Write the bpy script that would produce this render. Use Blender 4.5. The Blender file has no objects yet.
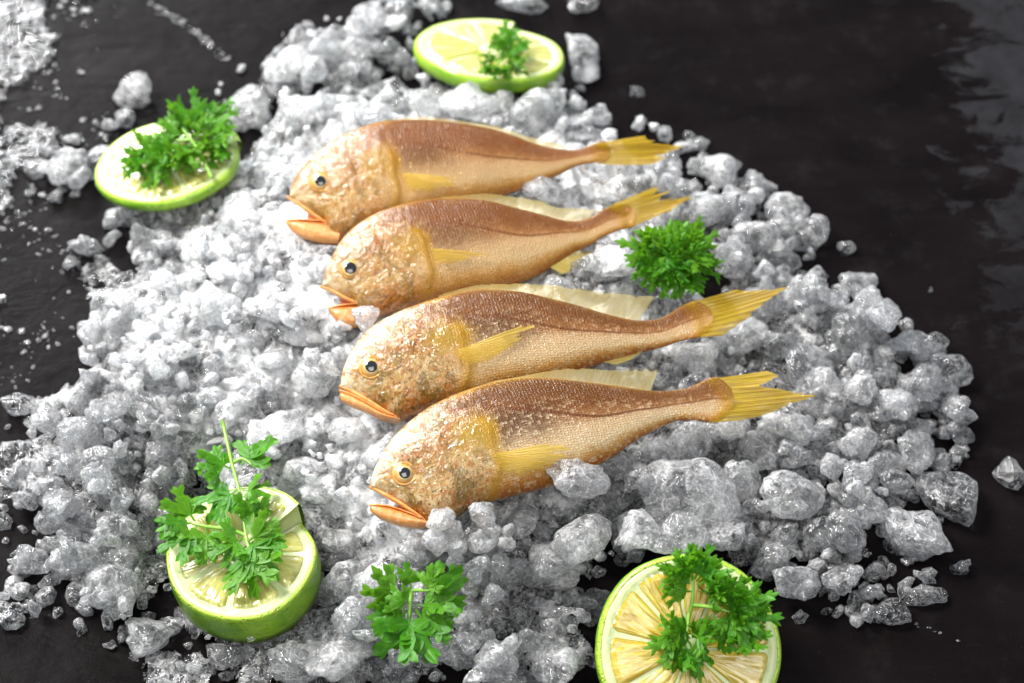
import bpy, math, random
import numpy as np
from mathutils import Vector, Matrix, noise as mnoise
from mathutils.kdtree import KDTree
from mathutils.bvhtree import BVHTree

scene = bpy.context.scene
COL = scene.collection
rad = math.radians
MM = 0.001

# ------------------------------------------------------------------ camera
ELEV, LENS, DIST = rad(50), 85.0, 0.91
TGT = Vector((0, 0, 0.02))
F = Vector((0, math.cos(ELEV), -math.sin(ELEV)))
U = Vector((0, math.sin(ELEV), math.cos(ELEV)))
R = Vector((1, 0, 0))
CAM = TGT - F * DIST
W, H = 1024, 683
def ray(px, py):
    return (F * LENS + R * ((px - W / 2) / W * 36) + U * ((H / 2 - py) / W * 36)).normalized()
def at(px, py, z=0.0):
    d = ray(px, py)
    return CAM + d * ((z - CAM.z) / d.z)
def on_plane(px, py, O, n):
    d = ray(px, py)
    return CAM + d * ((O - CAM).dot(n) / d.dot(n))
def pix(p):
    v = Vector(p) - CAM
    k = LENS / v.dot(F)
    return (W / 2 + v.dot(R) * k / 36 * W, H / 2 - v.dot(U) * k / 36 * W)
def pix_np(P):
    v = P - np.array(CAM)
    k = LENS / (v @ np.array(F))
    return W / 2 + (v @ np.array(R)) * k / 36 * W, H / 2 - (v @ np.array(U)) * k / 36 * W

cd = bpy.data.cameras.new('camera'); cam = bpy.data.objects.new('camera', cd); COL.objects.link(cam)
cam.location = CAM; cam.rotation_euler = (math.pi / 2 - ELEV, 0, 0)
cd.lens = LENS; cd.sensor_width = 36; cd.clip_start = 0.01; cd.clip_end = 50
scene.camera = cam

# ------------------------------------------------------------------ helpers
def mesh_obj(name, V, Fc, mat, parent=None, smooth=True, attrs=None):
    me = bpy.data.meshes.new(name)
    V = np.asarray(V, dtype=np.float32).reshape(-1, 3)
    Fc = [tuple(int(i) for i in f) for f in Fc] if not isinstance(Fc, np.ndarray) else Fc
    if isinstance(Fc, np.ndarray):
        nf, k = Fc.shape
        me.vertices.add(len(V)); me.vertices.foreach_set('co', V.ravel())
        me.loops.add(nf * k); me.loops.foreach_set('vertex_index', Fc.astype(np.int32).ravel())
        me.polygons.add(nf)
        me.polygons.foreach_set('loop_start', np.arange(0, nf * k, k, dtype=np.int32))
        me.update(calc_edges=True); me.validate()
    else:
        me.from_pydata(V.tolist(), [], Fc)
    if smooth:
        me.polygons.foreach_set('use_smooth', [True] * len(me.polygons))
    for an, vals in (attrs or {}).items():
        a = me.attributes.new(an, 'FLOAT', 'POINT'); a.data.foreach_set('value', np.asarray(vals, dtype=np.float32))
    me.materials.append(mat)
    me.update()
    o = bpy.data.objects.new(name, me); COL.objects.link(o)
    if parent: o.parent = parent
    return o
def thing(name, label, cat, loc, group=None):
    o = bpy.data.objects.new(name, None); COL.objects.link(o); o.location = loc
    o.empty_display_size = 0.01
    o['label'] = label; o['category'] = cat
    if group: o['group'] = group
    return o
def catmull(pts, n):
    P = np.asarray(pts, float)
    Pe = np.vstack([2 * P[0] - P[1], P, 2 * P[-1] - P[-2]])
    out = []
    dense = []
    for i in range(len(P) - 1):
        p0, p1, p2, p3 = Pe[i], Pe[i + 1], Pe[i + 2], Pe[i + 3]
        for t in np.linspace(0, 1, 16, endpoint=False):
            dense.append(0.5 * ((2 * p1) + (-p0 + p2) * t + (2 * p0 - 5 * p1 + 4 * p2 - p3) * t * t + (-p0 + 3 * p1 - 3 * p2 + p3) * t ** 3))
    dense.append(P[-1])
    D = np.array(dense)
    L = np.concatenate([[0], np.cumsum(np.linalg.norm(np.diff(D, axis=0), axis=1))])
    q = np.linspace(0, L[-1], n)
    return np.stack([np.interp(q, L, D[:, k]) for k in range(D.shape[1])], axis=1)
def grid_faces(nu, nv, wrap=False):
    fs = []
    for i in range(nu - 1):
        for j in range(nv if wrap else nv - 1):
            j2 = (j + 1) % nv
            fs.append((i * nv + j, (i + 1) * nv + j, (i + 1) * nv + j2, i * nv + j2))
    return fs
def sm(a, b, x):
    t = np.clip((x - a) / (b - a), 0, 1)
    return t * t * (3 - 2 * t)
def inpoly(px, py, poly):
    px = np.asarray(px, float); py = np.asarray(py, float)
    c = np.zeros(px.shape, bool)
    n = len(poly)
    for i in range(n):
        x1, y1 = poly[i]; x2, y2 = poly[(i + 1) % n]
        if y1 == y2: continue
        cond = ((y1 > py) != (y2 > py)) & (px < (x2 - x1) * (py - y1) / (y2 - y1) + x1)
        c ^= cond
    return c
def tube(path, radii, nseg=8, flat=None):
    """path: list of Vector, radii list -> V, F"""
    V, Fs = [], []
    n = len(path)
    for i, p in enumerate(path):
        t = (path[min(i + 1, n - 1)] - path[max(i - 1, 0)]).normalized()
        a = t.cross(flat if flat is not None else Vector((0.13, 0.2, 0.97)))
        if a.length < 1e-4: a = t.cross(Vector((1, 0, 0)))
        a.normalize(); b = t.cross(a)
        for k in range(nseg):
            th = 2 * math.pi * k / nseg
            r = radii[i]
            ra, rb = (r if isinstance(r, tuple) else (r, r))
            V.append(p + a * (ra * math.cos(th)) + b * (rb * math.sin(th)))
    Fs = grid_faces(n, nseg, True)
    Fs.append(tuple(range(nseg))[::-1]); Fs.append(tuple(range((n - 1) * nseg, n * nseg)))
    return V, Fs

# ------------------------------------------------------------------ material kit
class NT:
    def __init__(s, name):
        s.m = bpy.data.materials.new(name); s.m.use_nodes = True
        s.t = s.m.node_tree; s.t.nodes.clear()
        s.out = s.t.nodes.new('ShaderNodeOutputMaterial')
    def n(s, typ, ins=None, **kw):
        nd = s.t.nodes.new(typ)
        for k, v in kw.items(): setattr(nd, k, v)
        for k, v in (ins or {}).items(): s.set(nd.inputs[k], v)
        return nd
    def set(s, inp, v):
        if hasattr(v, 'bl_idname') and hasattr(v, 'outputs'): s.t.links.new(v.outputs[0], inp)
        elif isinstance(v, bpy.types.NodeSocket): s.t.links.new(v, inp)
        else:
            if isinstance(v, (tuple, list)) and len(v) == 3 and inp.type == 'RGBA': v = (*v, 1)
            inp.default_value = v
    def math(s, op, a, b=0.0, c=0.0, clamp=False):
        nd = s.t.nodes.new('ShaderNodeMath'); nd.operation = op; nd.use_clamp = clamp
        s.set(nd.inputs[0], a); s.set(nd.inputs[1], b); s.set(nd.inputs[2], c); return nd.outputs[0]
    def mix(s, f, a, b, mode='MIX'):
        nd = s.t.nodes.new('ShaderNodeMix'); nd.data_type = 'RGBA'; nd.blend_type = mode
        s.set(nd.inputs['Factor'], f); s.set(nd.inputs[6], a); s.set(nd.inputs[7], b); return nd.outputs[2]
    def rng(s, v, a, b, c=0.0, d=1.0, smooth=False):
        nd = s.t.nodes.new('ShaderNodeMapRange'); nd.clamp = True
        if smooth: nd.interpolation_type = 'SMOOTHSTEP'
        for i, x in enumerate((v, a, b, c, d)): s.set(nd.inputs[i], x)
        return nd.outputs[0]
    def ramp(s, f, stops):
        nd = s.t.nodes.new('ShaderNodeValToRGB'); cr = nd.color_ramp
        while len(cr.elements) < len(stops): cr.elements.new(0.5)
        for e, (p, c) in zip(cr.elements, stops): e.position = p; e.color = (*c, 1)
        s.set(nd.inputs[0], f); return nd.outputs[0]
    def noise(s, vec, scale, detail=3, rough=0.55, dist=0.0):
        nd = s.n('ShaderNodeTexNoise', {'Scale': scale, 'Detail': detail, 'Roughness': rough, 'Distortion': dist})
        if vec is not None: s.set(nd.inputs['Vector'], vec)
        return nd.outputs[0]
    def vor(s, vec, scale, feature='F1', out=0, rnd=1.0):
        nd = s.n('ShaderNodeTexVoronoi', feature=feature); nd.inputs['Scale'].default_value = scale
        nd.inputs['Randomness'].default_value = rnd
        if vec is not None: s.set(nd.inputs['Vector'], vec)
        return nd.outputs[out]
    def pos(s): return s.n('ShaderNodeNewGeometry').outputs['Position']
    def attr(s, name): return s.n('ShaderNodeAttribute', attribute_name=name).outputs['Fac']
    def oattr(s, name): return s.n('ShaderNodeAttribute', attribute_name=name, attribute_type='OBJECT').outputs['Fac']
    def bump(s, h, strength, dist, normal=None):
        nd = s.n('ShaderNodeBump', {'Height': h, 'Strength': strength, 'Distance': dist})
        if normal is not None: s.set(nd.inputs['Normal'], normal)
        return nd.outputs[0]
    def fin(s, sh):
        s.t.links.new(sh.outputs[0] if hasattr(sh, 'outputs') else sh, s.out.inputs[0]); return s.m
    def mixs(s, f, a, b):
        nd = s.t.nodes.new('ShaderNodeMixShader'); s.set(nd.inputs[0], f)
        s.t.links.new(a.outputs[0], nd.inputs[1]); s.t.links.new(b.outputs[0], nd.inputs[2]); return nd
    def vec(s, x, y, z=0.0):
        return s.n('ShaderNodeCombineXYZ', {0: x, 1: y, 2: z}).outputs[0]

def m_slate():
    k = NT('slate'); P = k.pos()
    sep = k.n('ShaderNodeSeparateXYZ', {0: P})
    stretch = k.n('ShaderNodeMapping', {'Vector': P, 'Rotation': (0, 0, 0.5), 'Scale': (1, 2.2, 1)}).outputs[0]
    n1 = k.noise(stretch, 14, 8, 0.6, 0.4); n2 = k.noise(P, 60, 6, 0.65); n3 = k.noise(P, 420, 4, 0.6)
    # pale cleft layer along the right-hand edge, slightly raised and rough
    mx = k.rng(sep.outputs[0], 0.165, 0.235); my = k.rng(sep.outputs[1], -0.02, 0.12)
    nn = k.noise(k.n('ShaderNodeMapping', {'Vector': P, 'Scale': (1.0, 1.8, 1)}).outputs[0], 32, 7, 0.68, 0.6)
    cl = k.math('ADD', nn, k.math('MULTIPLY', mx, 0.42))
    cl = k.math('MULTIPLY', k.rng(cl, 0.66, 0.74, smooth=True), my)
    base = k.mix(k.rng(n1, 0.35, 0.7), (0.0026, 0.0019, 0.0020), (0.0054, 0.0040, 0.0041))
    base = k.mix(k.rng(n2, 0.55, 0.75, 0, 0.5), base, (0.011, 0.0095, 0.0095))
    base = k.mix(k.math('MULTIPLY', cl, k.rng(n2, 0.3, 0.65, 0.35, 1)), base, (0.017, 0.017, 0.019))
    # scratches / crumbs of pale dust
    sp = k.rng(k.noise(P, 900, 2, 0.5), 0.72, 0.78, 0, 0.35)
    base = k.mix(sp, base, (0.06, 0.06, 0.065))
    rough = k.rng(n2, 0.3, 0.7, 0.30, 0.5)
    rough = k.math('ADD', rough, k.math('MULTIPLY', cl, 0.2))
    h = k.math('ADD', k.math('MULTIPLY', n1, 1.0), k.math('MULTIPLY', n2, 0.30))
    h = k.math('ADD', h, k.math('MULTIPLY', n3, 0.07)); h = k.math('ADD', h, k.math('MULTIPLY', cl, 0.25))
    b = k.bump(h, 0.55, 0.0025)
    bs = k.n('ShaderNodeBsdfPrincipled', {'Base Color': base, 'Roughness': rough, 'Normal': b, 'IOR': 1.45, 'Specular IOR Level': 0.035})
    return k.fin(bs)

ICE_F0, ICE_F1 = 0.17, 0.58
def m_ice(name, kind):
    k = NT(name); P = k.pos()
    n1 = k.noise(P, 130, 3, 0.55); n2 = k.noise(P, 480, 3, 0.6); n3 = k.noise(P, 1500, 2, 0.5)
    wv = k.n('ShaderNodeVectorMath', {0: P, 1: k.n('ShaderNodeVectorMath', {0: k.n('ShaderNodeTexNoise', {'Vector': P, 'Scale': 300.0}).outputs[1], 'Scale': 0.003}, operation='SCALE').outputs[0]}, operation='ADD').outputs[0]
    vd = k.vor(wv, 430, 'F1')
    h = k.math('ADD', k.math('MULTIPLY', n1, 0.9), k.math('MULTIPLY', n2, 0.55))
    h = k.math('ADD', h, k.math('MULTIPLY', n3, 0.30))
    h = k.math('SUBTRACT', h, k.math('MULTIPLY', vd, 0.22))
    b = k.bump(h, 0.85, 0.0010)
    sep = k.n('ShaderNodeSeparateXYZ', {0: P})
    if kind == 'chunk':
        fr = k.oattr('frost')
    else:
        fr = k.attr('snow')
    # crystal facets: every small cell of the surface leans its own way, which gives glints
    def facets(scale, amt, nrm):
        c = k.vor(wv, scale, 'F1', 1)
        d = k.n('ShaderNodeVectorMath', {0: c, 1: (0.5, 0.5, 0.5)}, operation='SUBTRACT').outputs[0]
        d = k.n('ShaderNodeVectorMath', {0: d, 'Scale': amt}, operation='SCALE').outputs[0]
        d = k.n('ShaderNodeVectorMath', {0: nrm, 1: d}, operation='ADD').outputs[0]
        return k.n('ShaderNodeVectorMath', {0: d}, operation='NORMALIZE').outputs[0]
    fb = facets(330, 0.25, b); fb2 = facets(800, 0.22, fb)
    lw = k.n('ShaderNodeLayerWeight', {'Blend': 0.42, 'Normal': b})
    cloud = k.rng(k.noise(P, 80, 4, 0.62, 0.8), 0.40, 0.62)      # cloudy cores: bubbles are patchy
    speck = k.rng(k.noise(P, 1000, 3, 0.7), 0.57, 0.64)  # fine white frost specks, also put in to imitate sparkle
    f = k.math('MULTIPLY', fr, k.math('ADD', ICE_F0, k.math('MULTIPLY', cloud, ICE_F1)))
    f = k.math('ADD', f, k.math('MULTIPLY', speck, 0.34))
    f = k.math('ADD', f, k.math('MULTIPLY', k.math('POWER', lw.outputs['Facing'], 1.5), 0.60), clamp=True)  # rims whitened by viewing angle to imitate light caught in the edges
    grain = k.n('ShaderNodeSeparateColor', {0: k.vor(wv, 300, 'F1', 1)}).outputs[0]
    fine = k.n('ShaderNodeSeparateColor', {0: k.vor(wv, 900, 'F1', 1)}).outputs[1]
    crk = k.n('ShaderNodeVectorMath', {0: P, 1: k.n('ShaderNodeVectorMath', {0: k.n('ShaderNodeTexNoise', {'Vector': P, 'Scale': 120.0, 'Detail': 4.0}).outputs[1], 'Scale': 0.009}, operation='SCALE').outputs[0]}, operation='ADD').outputs[0]
    crack = k.rng(k.vor(crk, 110, 'DISTANCE_TO_EDGE'), 0.0, 0.035, 1, 0)
    var = k.math('ADD', k.math('MULTIPLY', k.math('SUBTRACT', grain, 0.5), 0.30), k.math('MULTIPLY', k.math('SUBTRACT', fine, 0.5), 0.30))
    var = k.math('ADD', var, k.math('MULTIPLY', crack, 0.35))
    f = k.math('ADD', f, k.math('MULTIPLY', var, k.rng(f, 0.0, 0.3, 0.35, 1.0)), clamp=True)
    rough = k.rng(n2, 0.35, 0.65, 0.0, 0.06)
    glass = k.n('ShaderNodeBsdfPrincipled', {'Base Color': (0.99, 0.995, 1.0), 'Roughness': rough, 'IOR': 1.31, 'Transmission Weight': 1.0, 'Normal': fb2, 'Coat Weight': 0.5, 'Coat Roughness': 0.03, 'Coat Normal': fb2})
    tr = k.n('ShaderNodeBsdfTransparent', {'Color': (0.985, 0.99, 0.995)})
    clear = k.mixs(0.30, glass, tr)
    sss = k.n('ShaderNodeBsdfPrincipled', {'Base Color': (0.965, 0.975, 0.98) if kind == 'chunk' else (0.94, 0.955, 0.965), 'Roughness': 0.22, 'IOR': 1.33, 'Normal': fb,
              'Subsurface Weight': 1.0, 'Subsurface Radius': (0.013, 0.0135, 0.014) if kind == 'chunk' else (0.004, 0.0042, 0.0044), 'Subsurface Scale': 1.0, 'Coat Weight': 1.0, 'Coat Roughness': 0.04, 'Coat IOR': 1.6, 'Coat Normal': fb2})
    tl = k.n('ShaderNodeBsdfTranslucent', {'Color': (0.93, 0.95, 0.97), 'Normal': fb})
    white = k.mixs(0.12, sss, tl)
    white = k.mixs(0.14, white, tr)
    white = k.mixs(0.28 if kind == 'chunk' else 0.10, white, glass)
    return k.fin(k.mixs(f, clear, white))

def m_fish():
    k = NT('fish_skin')
    ax, v, fx, fy = k.attr('ax'), k.attr('fv'), k.attr('fx'), k.attr('fy')
    T = k.vec(fx, fy, k.oattr('seed'))
    nbig = k.noise(T, 0.10, 4, 0.6); nmid = k.noise(T, 0.35, 5, 0.62, 0.3); nfin = k.noise(T, 1.6, 3, 0.6)
    vv = k.math('ADD', v, k.math('MULTIPLY', k.math('SUBTRACT', nbig, 0.5), 0.35))
    vv = k.math('ADD', vv, k.math('MULTIPLY', k.math('SUBTRACT', nfin, 0.5), 0.30))
    # toward the tail the silver band climbs
    vv = k.math('SUBTRACT', vv, k.rng(ax, 0.6, 1.0, 0.0, -0.05))
    vv01 = k.rng(vv, -1, 1)
    body = k.ramp(vv01, [(0.02, (0.50, 0.22, 0.03)), (0.12, (0.66, 0.43, 0.18)), (0.24, (0.80, 0.68, 0.52)), (0.44, (0.74, 0.59, 0.45)),
                         (0.57, (0.44, 0.26, 0.14)), (0.70, (0.27, 0.130, 0.034)), (0.86, (0.22, 0.105, 0.014)), (0.94, (0.24, 0.12, 0.014)), (0.985, (0.50, 0.33, 0.10))])
    # grey shoulder patch just behind the gill cover
    sh = k.math('MULTIPLY', k.math('MULTIPLY', k.rng(ax, 0.33, 0.38), k.rng(ax, 0.46, 0.60, 1, 0)), k.math('MULTIPLY', k.rng(vv, -0.35, 0.0), k.rng(vv, 0.25, 0.5, 1, 0)))
    body = k.mix(k.math('MULTIPLY', sh, 0.6), body, (0.13, 0.085, 0.06))
    # scales: flattened cells, each with its own brightness
    Ts = k.n('ShaderNodeMapping', {'Vector': k.vec(fx, fy), 'Scale': (0.85, 1.2, 1)}).outputs[0]
    sc_d = k.vor(Ts, 1.0, 'DISTANCE_TO_EDGE', 0, 0.45)
    sc_c = k.n('ShaderNodeSeparateColor', {0: k.vor(Ts, 1.0, 'F1', 1, 0.45)}).outputs[0]
    isbody = k.rng(k.math('ADD', k.math('SUBTRACT', ax, k.attr('opx')), k.math('MULTIPLY', k.math('SUBTRACT', nmid, 0.5), 0.30)), -0.10, 0.07, smooth=True)
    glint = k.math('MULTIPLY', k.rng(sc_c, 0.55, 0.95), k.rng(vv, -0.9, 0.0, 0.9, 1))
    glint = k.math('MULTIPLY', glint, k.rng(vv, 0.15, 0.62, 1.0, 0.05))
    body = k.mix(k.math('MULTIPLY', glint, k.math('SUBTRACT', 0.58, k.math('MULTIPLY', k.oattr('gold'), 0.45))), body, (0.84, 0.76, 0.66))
    body = k.mix(k.rng(sc_d, 0.0, 0.10, 0.22, 0.0), body, (0.24, 0.12, 0.06))
    # lateral line
    ll = k.math('ADD', 0.02, k.math('MULTIPLY', k.rng(ax, 0.36, 0.70, 1, 0, smooth=True), 0.40))
    lw = k.math('ABSOLUTE', k.math('SUBTRACT', v, ll))
    lat = k.math('MULTIPLY', k.rng(lw, 0.016, 0.05, 1, 0), k.rng(ax, 0.37, 0.43))
    body = k.mix(k.math('MULTIPLY', lat, 0.8), body, (0.24, 0.10, 0.03))
    # pink-orange toward the tail root
    body = k.mix(k.rng(ax, 0.78, 1.0, 0, 0.22), body, (0.60, 0.36, 0.20))
    body = k.mix(k.rng(k.math('ADD', ax, k.math('MULTIPLY', k.math('SUBTRACT', nfin, 0.5), 0.06)), 0.97, 1.05, 0, 0.5), body, (0.68, 0.46, 0.12))
    # head: the body tones broken up by gold, silver and rusty mottling
    hm = k.noise(T, 0.20, 5, 0.58, 0.9); hm2 = k.noise(k.vec(fy, fx, 3.1), 0.36, 4, 0.58, 1.0)
    hms = k.noise(T, 0.24, 2, 0.5, 0.8); hm2s = k.noise(k.vec(fy, fx, 3.1), 0.5, 2, 0.5, 1.0)
    hbase = k.ramp(vv01, [(0.0, (0.55, 0.20, 0.025)), (0.12, (0.52, 0.25, 0.05)), (0.28, (0.55, 0.41, 0.21)), (0.48, (0.48, 0.33, 0.13)), (0.66, (0.40, 0.21, 0.045)), (0.95, (0.36, 0.19, 0.04))])
    head = k.mix(k.rng(hm, 0.48, 0.62, 0, 0.7), hbase, (0.70, 0.62, 0.46))
    head = k.mix(k.rng(hm2, 0.51, 0.61, 0, 0.7), head, (0.46, 0.21, 0.02))
    head = k.mix(k.rng(k.noise(T, 0.16, 4, 0.6, 0.5), 0.50, 0.60, 0, 0.75), head, (0.27, 0.19, 0.025))
    head = k.mix(k.rng(k.noise(T, 0.9, 4, 0.7), 0.54, 0.62, 0, 0.8), head, (0.10, 0.055, 0.014))
    head = k.mix(k.rng(k.noise(k.vec(fy, fx, 9.0), 1.1, 3, 0.65), 0.57, 0.65, 0, 0.7), head, (0.74, 0.67, 0.52))
    brow = k.math('MULTIPLY', k.rng(ax, 0.10, 0.28, 1, 0), k.rng(v, 0.40, 0.85))
    snout = k.rng(ax, 0.03, 0.10, 1, 0)
    brow = k.math('MAXIMUM', brow, snout)
    head = k.mix(k.math('MULTIPLY', brow, k.rng(hm, 0.40, 0.58, 0.25, 0.9)), head, (0.82, 0.78, 0.70))  # white wet highlights of brow and snout painted into the skin colour
    col = k.mix(isbody, head, body)
    # olive-yellow blotch over the gill cover
    dx = k.math('MULTIPLY', k.math('SUBTRACT', ax, 0.305), 16.0); dy = k.math('MULTIPLY', k.math('SUBTRACT', v, 0.16), 3.0)
    dd = k.math('SQRT', k.math('ADD', k.math('MULTIPLY', dx, dx), k.math('MULTIPLY', dy, dy)))
    dd = k.math('ADD', dd, k.math('MULTIPLY', k.math('SUBTRACT', nmid, 0.5), 1.2))
    col = k.mix(k.rng(dd, 0.4, 1.3, 0.92, 0), col, (0.46, 0.33, 0.006))
    # gill-cover edge line
    e = k.math('ABSOLUTE', k.math('SUBTRACT', ax, k.attr('opx')))
    col = k.mix(k.math('MULTIPLY', k.rng(e, 0.003, 0.028, 0.6, 0), k.rng(v, 0.45, 0.2)), col, (0.60, 0.40, 0.02))
    # dark edge along the base of the dorsal fin
    saw = k.math('MULTIPLY', k.math('SINE', k.math('MULTIPLY', fx, 3.6)), 0.02)
    de = k.math('ABSOLUTE', k.math('SUBTRACT', k.math('ADD', v, saw), 0.90))
    col = k.mix(k.math('MULTIPLY', k.rng(de, 0.02, 0.08, 0.6, 0), k.rng(ax, 0.34, 0.42)), col, (0.17, 0.075, 0.015))
    col = k.mix(k.math('MULTIPLY', k.oattr('gold'), 0.32), col, k.mix(k.rng(vv, -0.3, 0.3), (0.58, 0.36, 0.12), (0.40, 0.18, 0.03)))
    col = k.n('ShaderNodeGamma', {0: col, 1: 1.52}).outputs[0]
    col = k.mix(1.0, col, (0.86, 0.81, 0.66), 'MULTIPLY')
    hb = k.math('MULTIPLY', k.rng(sc_d, 0, 0.32), isbody)
    hh = k.math('ADD', hb, k.math('MULTIPLY', k.math('SUBTRACT', 1.0, isbody), k.math('ADD', k.math('MULTIPLY', hms, 0.7), k.math('MULTIPLY', hm2s, 0.5))))
    hh = k.math('ADD', hh, k.math('MULTIPLY', nfin, 0.35))
    hh = k.math('ADD', hh, k.math('MULTIPLY', sc_c, k.math('MULTIPLY', isbody, 0.5)))
    b = k.bump(hh, 0.5, 0.0006)
    met = k.math('MULTIPLY', k.rng(vv, 0.5, -0.1), 0.10)
    bs = k.n('ShaderNodeBsdfPrincipled', {'Base Color': col, 'Roughness': k.rng(nmid, 0.3, 0.7, 0.24, 0.42), 'Metallic': met, 'Normal': b, 'Specular IOR Level': 0.22,
             'Subsurface Weight': 0.12, 'Subsurface Radius': (0.004, 0.002, 0.001), 'Subsurface Scale': 0.5,
             'Coat Weight': k.math('SUBTRACT', 0.95, k.math('MULTIPLY', isbody, 0.72)), 'Coat Roughness': 0.045, 'Coat Normal': k.bump(k.math('ADD', k.math('MULTIPLY', hms, k.math('SUBTRACT', 1.8, k.math('MULTIPLY', isbody, 1.1))), k.math('MULTIPLY', nmid, 0.5)), 0.9, 0.0013)})
    return k.fin(bs)

def m_fin(name, c1, c2, alpha, ray_scale, rayc, root=0.0, edge=0.0, tipc=0.0):
    k = NT(name); u, t = k.attr('fu'), k.attr('ft')
    w = k.math('SINE', k.math('MULTIPLY', u, ray_scale))
    w01 = k.rng(w, 0.0, 0.9)
    nz = k.noise(k.vec(k.math('MULTIPLY', u, 30.0), k.math('MULTIPLY', t, 2.0)), 1.0, 4, 0.6)
    col = k.mix(k.rng(nz, 0.3, 0.7), c1, c2)
    col = k.mix(k.math('MULTIPLY', w01, rayc), col, tuple(x * 0.45 for x in c2))
    b = k.bump(k.math('ADD', k.math('MULTIPLY', w, 0.5 * rayc), nz), 0.6, 0.0004)
    col = k.mix(k.rng(t, 0.45, 1.0, 0, tipc), col, c2)
    bs = k.n('ShaderNodeBsdfPrincipled', {'Base Color': col, 'Roughness': 0.3, 'Normal': b, 'Coat Weight': 0.35, 'Coat Roughness': 0.12})
    tl = k.n('ShaderNodeBsdfTranslucent', {'Color': col, 'Normal': b})
    a = k.mixs(0.45, bs, tl)
    tp = k.n('ShaderNodeBsdfTransparent', {'Color': (1, 0.97, 0.86)})
    af = k.math('ADD', alpha, k.math('MULTIPLY', w01, 0.35 * rayc))
    af = k.math('SUBTRACT', af, k.math('MULTIPLY', t, 0.12), clamp=True)
    if root: af = k.math('MULTIPLY', af, k.rng(k.math('ADD', t, k.math('MULTIPLY', k.math('SUBTRACT', nz, 0.5), 0.25)), 0.02, 0.02 + root))
    if edge: af = k.math('MULTIPLY', af, k.rng(k.math('ADD', u, k.math('MULTIPLY', t, -0.15)), 0.55, 1.0, 1.0, edge))
    return k.fin(k.mixs(af, tp, a))

def m_simple(name, col, rough=0.4, coat=0.0, sss=0.0, nscale=None, ncol=None, bump=0.0, bscale=800, spec=0.5):
    k = NT(name); P = k.pos()
    c = col
    if nscale: c = k.mix(k.rng(k.noise(P, nscale, 5, 0.65, 0.4), 0.35, 0.65), col, ncol)
    ins = {'Base Color': c, 'Roughness': rough, 'Coat Weight': coat, 'Coat Roughness': 0.08, 'Specular IOR Level': spec}
    if sss: ins.update({'Subsurface Weight': sss, 'Subsurface Radius': (0.004, 0.003, 0.0015), 'Subsurface Scale': 0.6})
    if bump: ins['Normal'] = k.bump(k.noise(P, bscale, 3, 0.6), bump, 0.0008)
    return k.fin(k.n('ShaderNodeBsdfPrincipled', ins))

def m_rind():
    k = NT('lime_rind'); P = k.pos(); t = k.attr('rt')
    n = k.noise(P, 90, 4, 0.6)
    col = k.mix(k.rng(n, 0.35, 0.65), (0.085, 0.235, 0.005), (0.24, 0.42, 0.015))
    pore = k.vor(P, 700, 'F1')
    col = k.mix(k.rng(pore, 0.1, 0.35, 0.3, 0), col, (0.32, 0.50, 0.05))
    # the skin is paler where it meets the cut face
    col = k.mix(k.rng(t, 0.80, 1.0, 0, 0.7), col, (0.46, 0.62, 0.06))
    h = k.math('ADD', k.rng(pore, 0, 0.4), k.math('MULTIPLY', n, 0.8))
    bs = k.n('ShaderNodeBsdfPrincipled', {'Base Color': col, 'Roughness': 0.33, 'Normal': k.bump(h, 0.8, 0.0010), 'Coat Weight': 0.3, 'Coat Roughness': 0.2,
             'Subsurface Weight': 0.1, 'Subsurface Radius': (0.001, 0.003, 0.0005)})
    return k.fin(bs)
def m_pulp(name, ca, cb, cc):
    k = NT(name); r, a = k.attr('pr'), k.attr('pa')
    # juice sacs: long cells running from the centre to the rim
    T = k.vec(k.math('MULTIPLY', a, 13.0), k.math('MULTIPLY', r, 0.95), k.oattr('seed'))
    d = k.vor(T, 1.0, 'DISTANCE_TO_EDGE'); c = k.n('ShaderNodeSeparateColor', {0: k.vor(T, 1.0, 'F1', 1)}).outputs[0]
    nz = k.noise(T, 1.8, 4, 0.6)
    col = k.mix(c, ca, cb); col = k.mix(k.rng(nz, 0.5, 0.7, 0, 0.7), col, cc)
    col = k.mix(k.rng(d, 0, 0.10, 0.22, 0), col, cc)
    h = k.math('ADD', k.rng(d, 0, 0.3), k.math('MULTIPLY', nz, 0.5))
    bs = k.n('ShaderNodeBsdfPrincipled', {'Base Color': col, 'Roughness': 0.16, 'Normal': k.bump(h, 0.35, 0.0010),
             'Subsurface Weight': 0.9, 'Subsurface Radius': (0.006, 0.005, 0.0015), 'Subsurface Scale': 0.8, 'Coat Weight': 0.9, 'Coat Roughness': 0.03})
    return k.fin(bs)
def m_leaf(name, ca, cb):
    k = NT(name); P = k.pos(); t = k.attr('lt'); e = k.attr('le')
    n = k.noise(P, 170, 4, 0.6)
    col = k.mix(k.rng(n, 0.35, 0.65), ca, cb)
    col = k.mix(k.math('MULTIPLY', k.rng(e, 0.0, 0.25, 1, 0), 0.45), col, (0.16, 0.34, 0.05))   # paler midribs
    ri = k.oattr('tone'); col = k.mix(ri, col, (0.10, 0.26, 0.010))
    bs = k.n('ShaderNodeBsdfPrincipled', {'Base Color': col, 'Roughness': 0.40, 'Normal': k.bump(k.math('ADD', n, k.math('MULTIPLY', e, 0.8)), 0.5, 0.0008), 'Specular IOR Level': 0.25})
    tl = k.n('ShaderNodeBsdfTranslucent', {'Color': k.mix(0.5, col, (0.25, 0.55, 0.02))})
    return k.fin(k.mixs(0.38, bs, tl))

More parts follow.
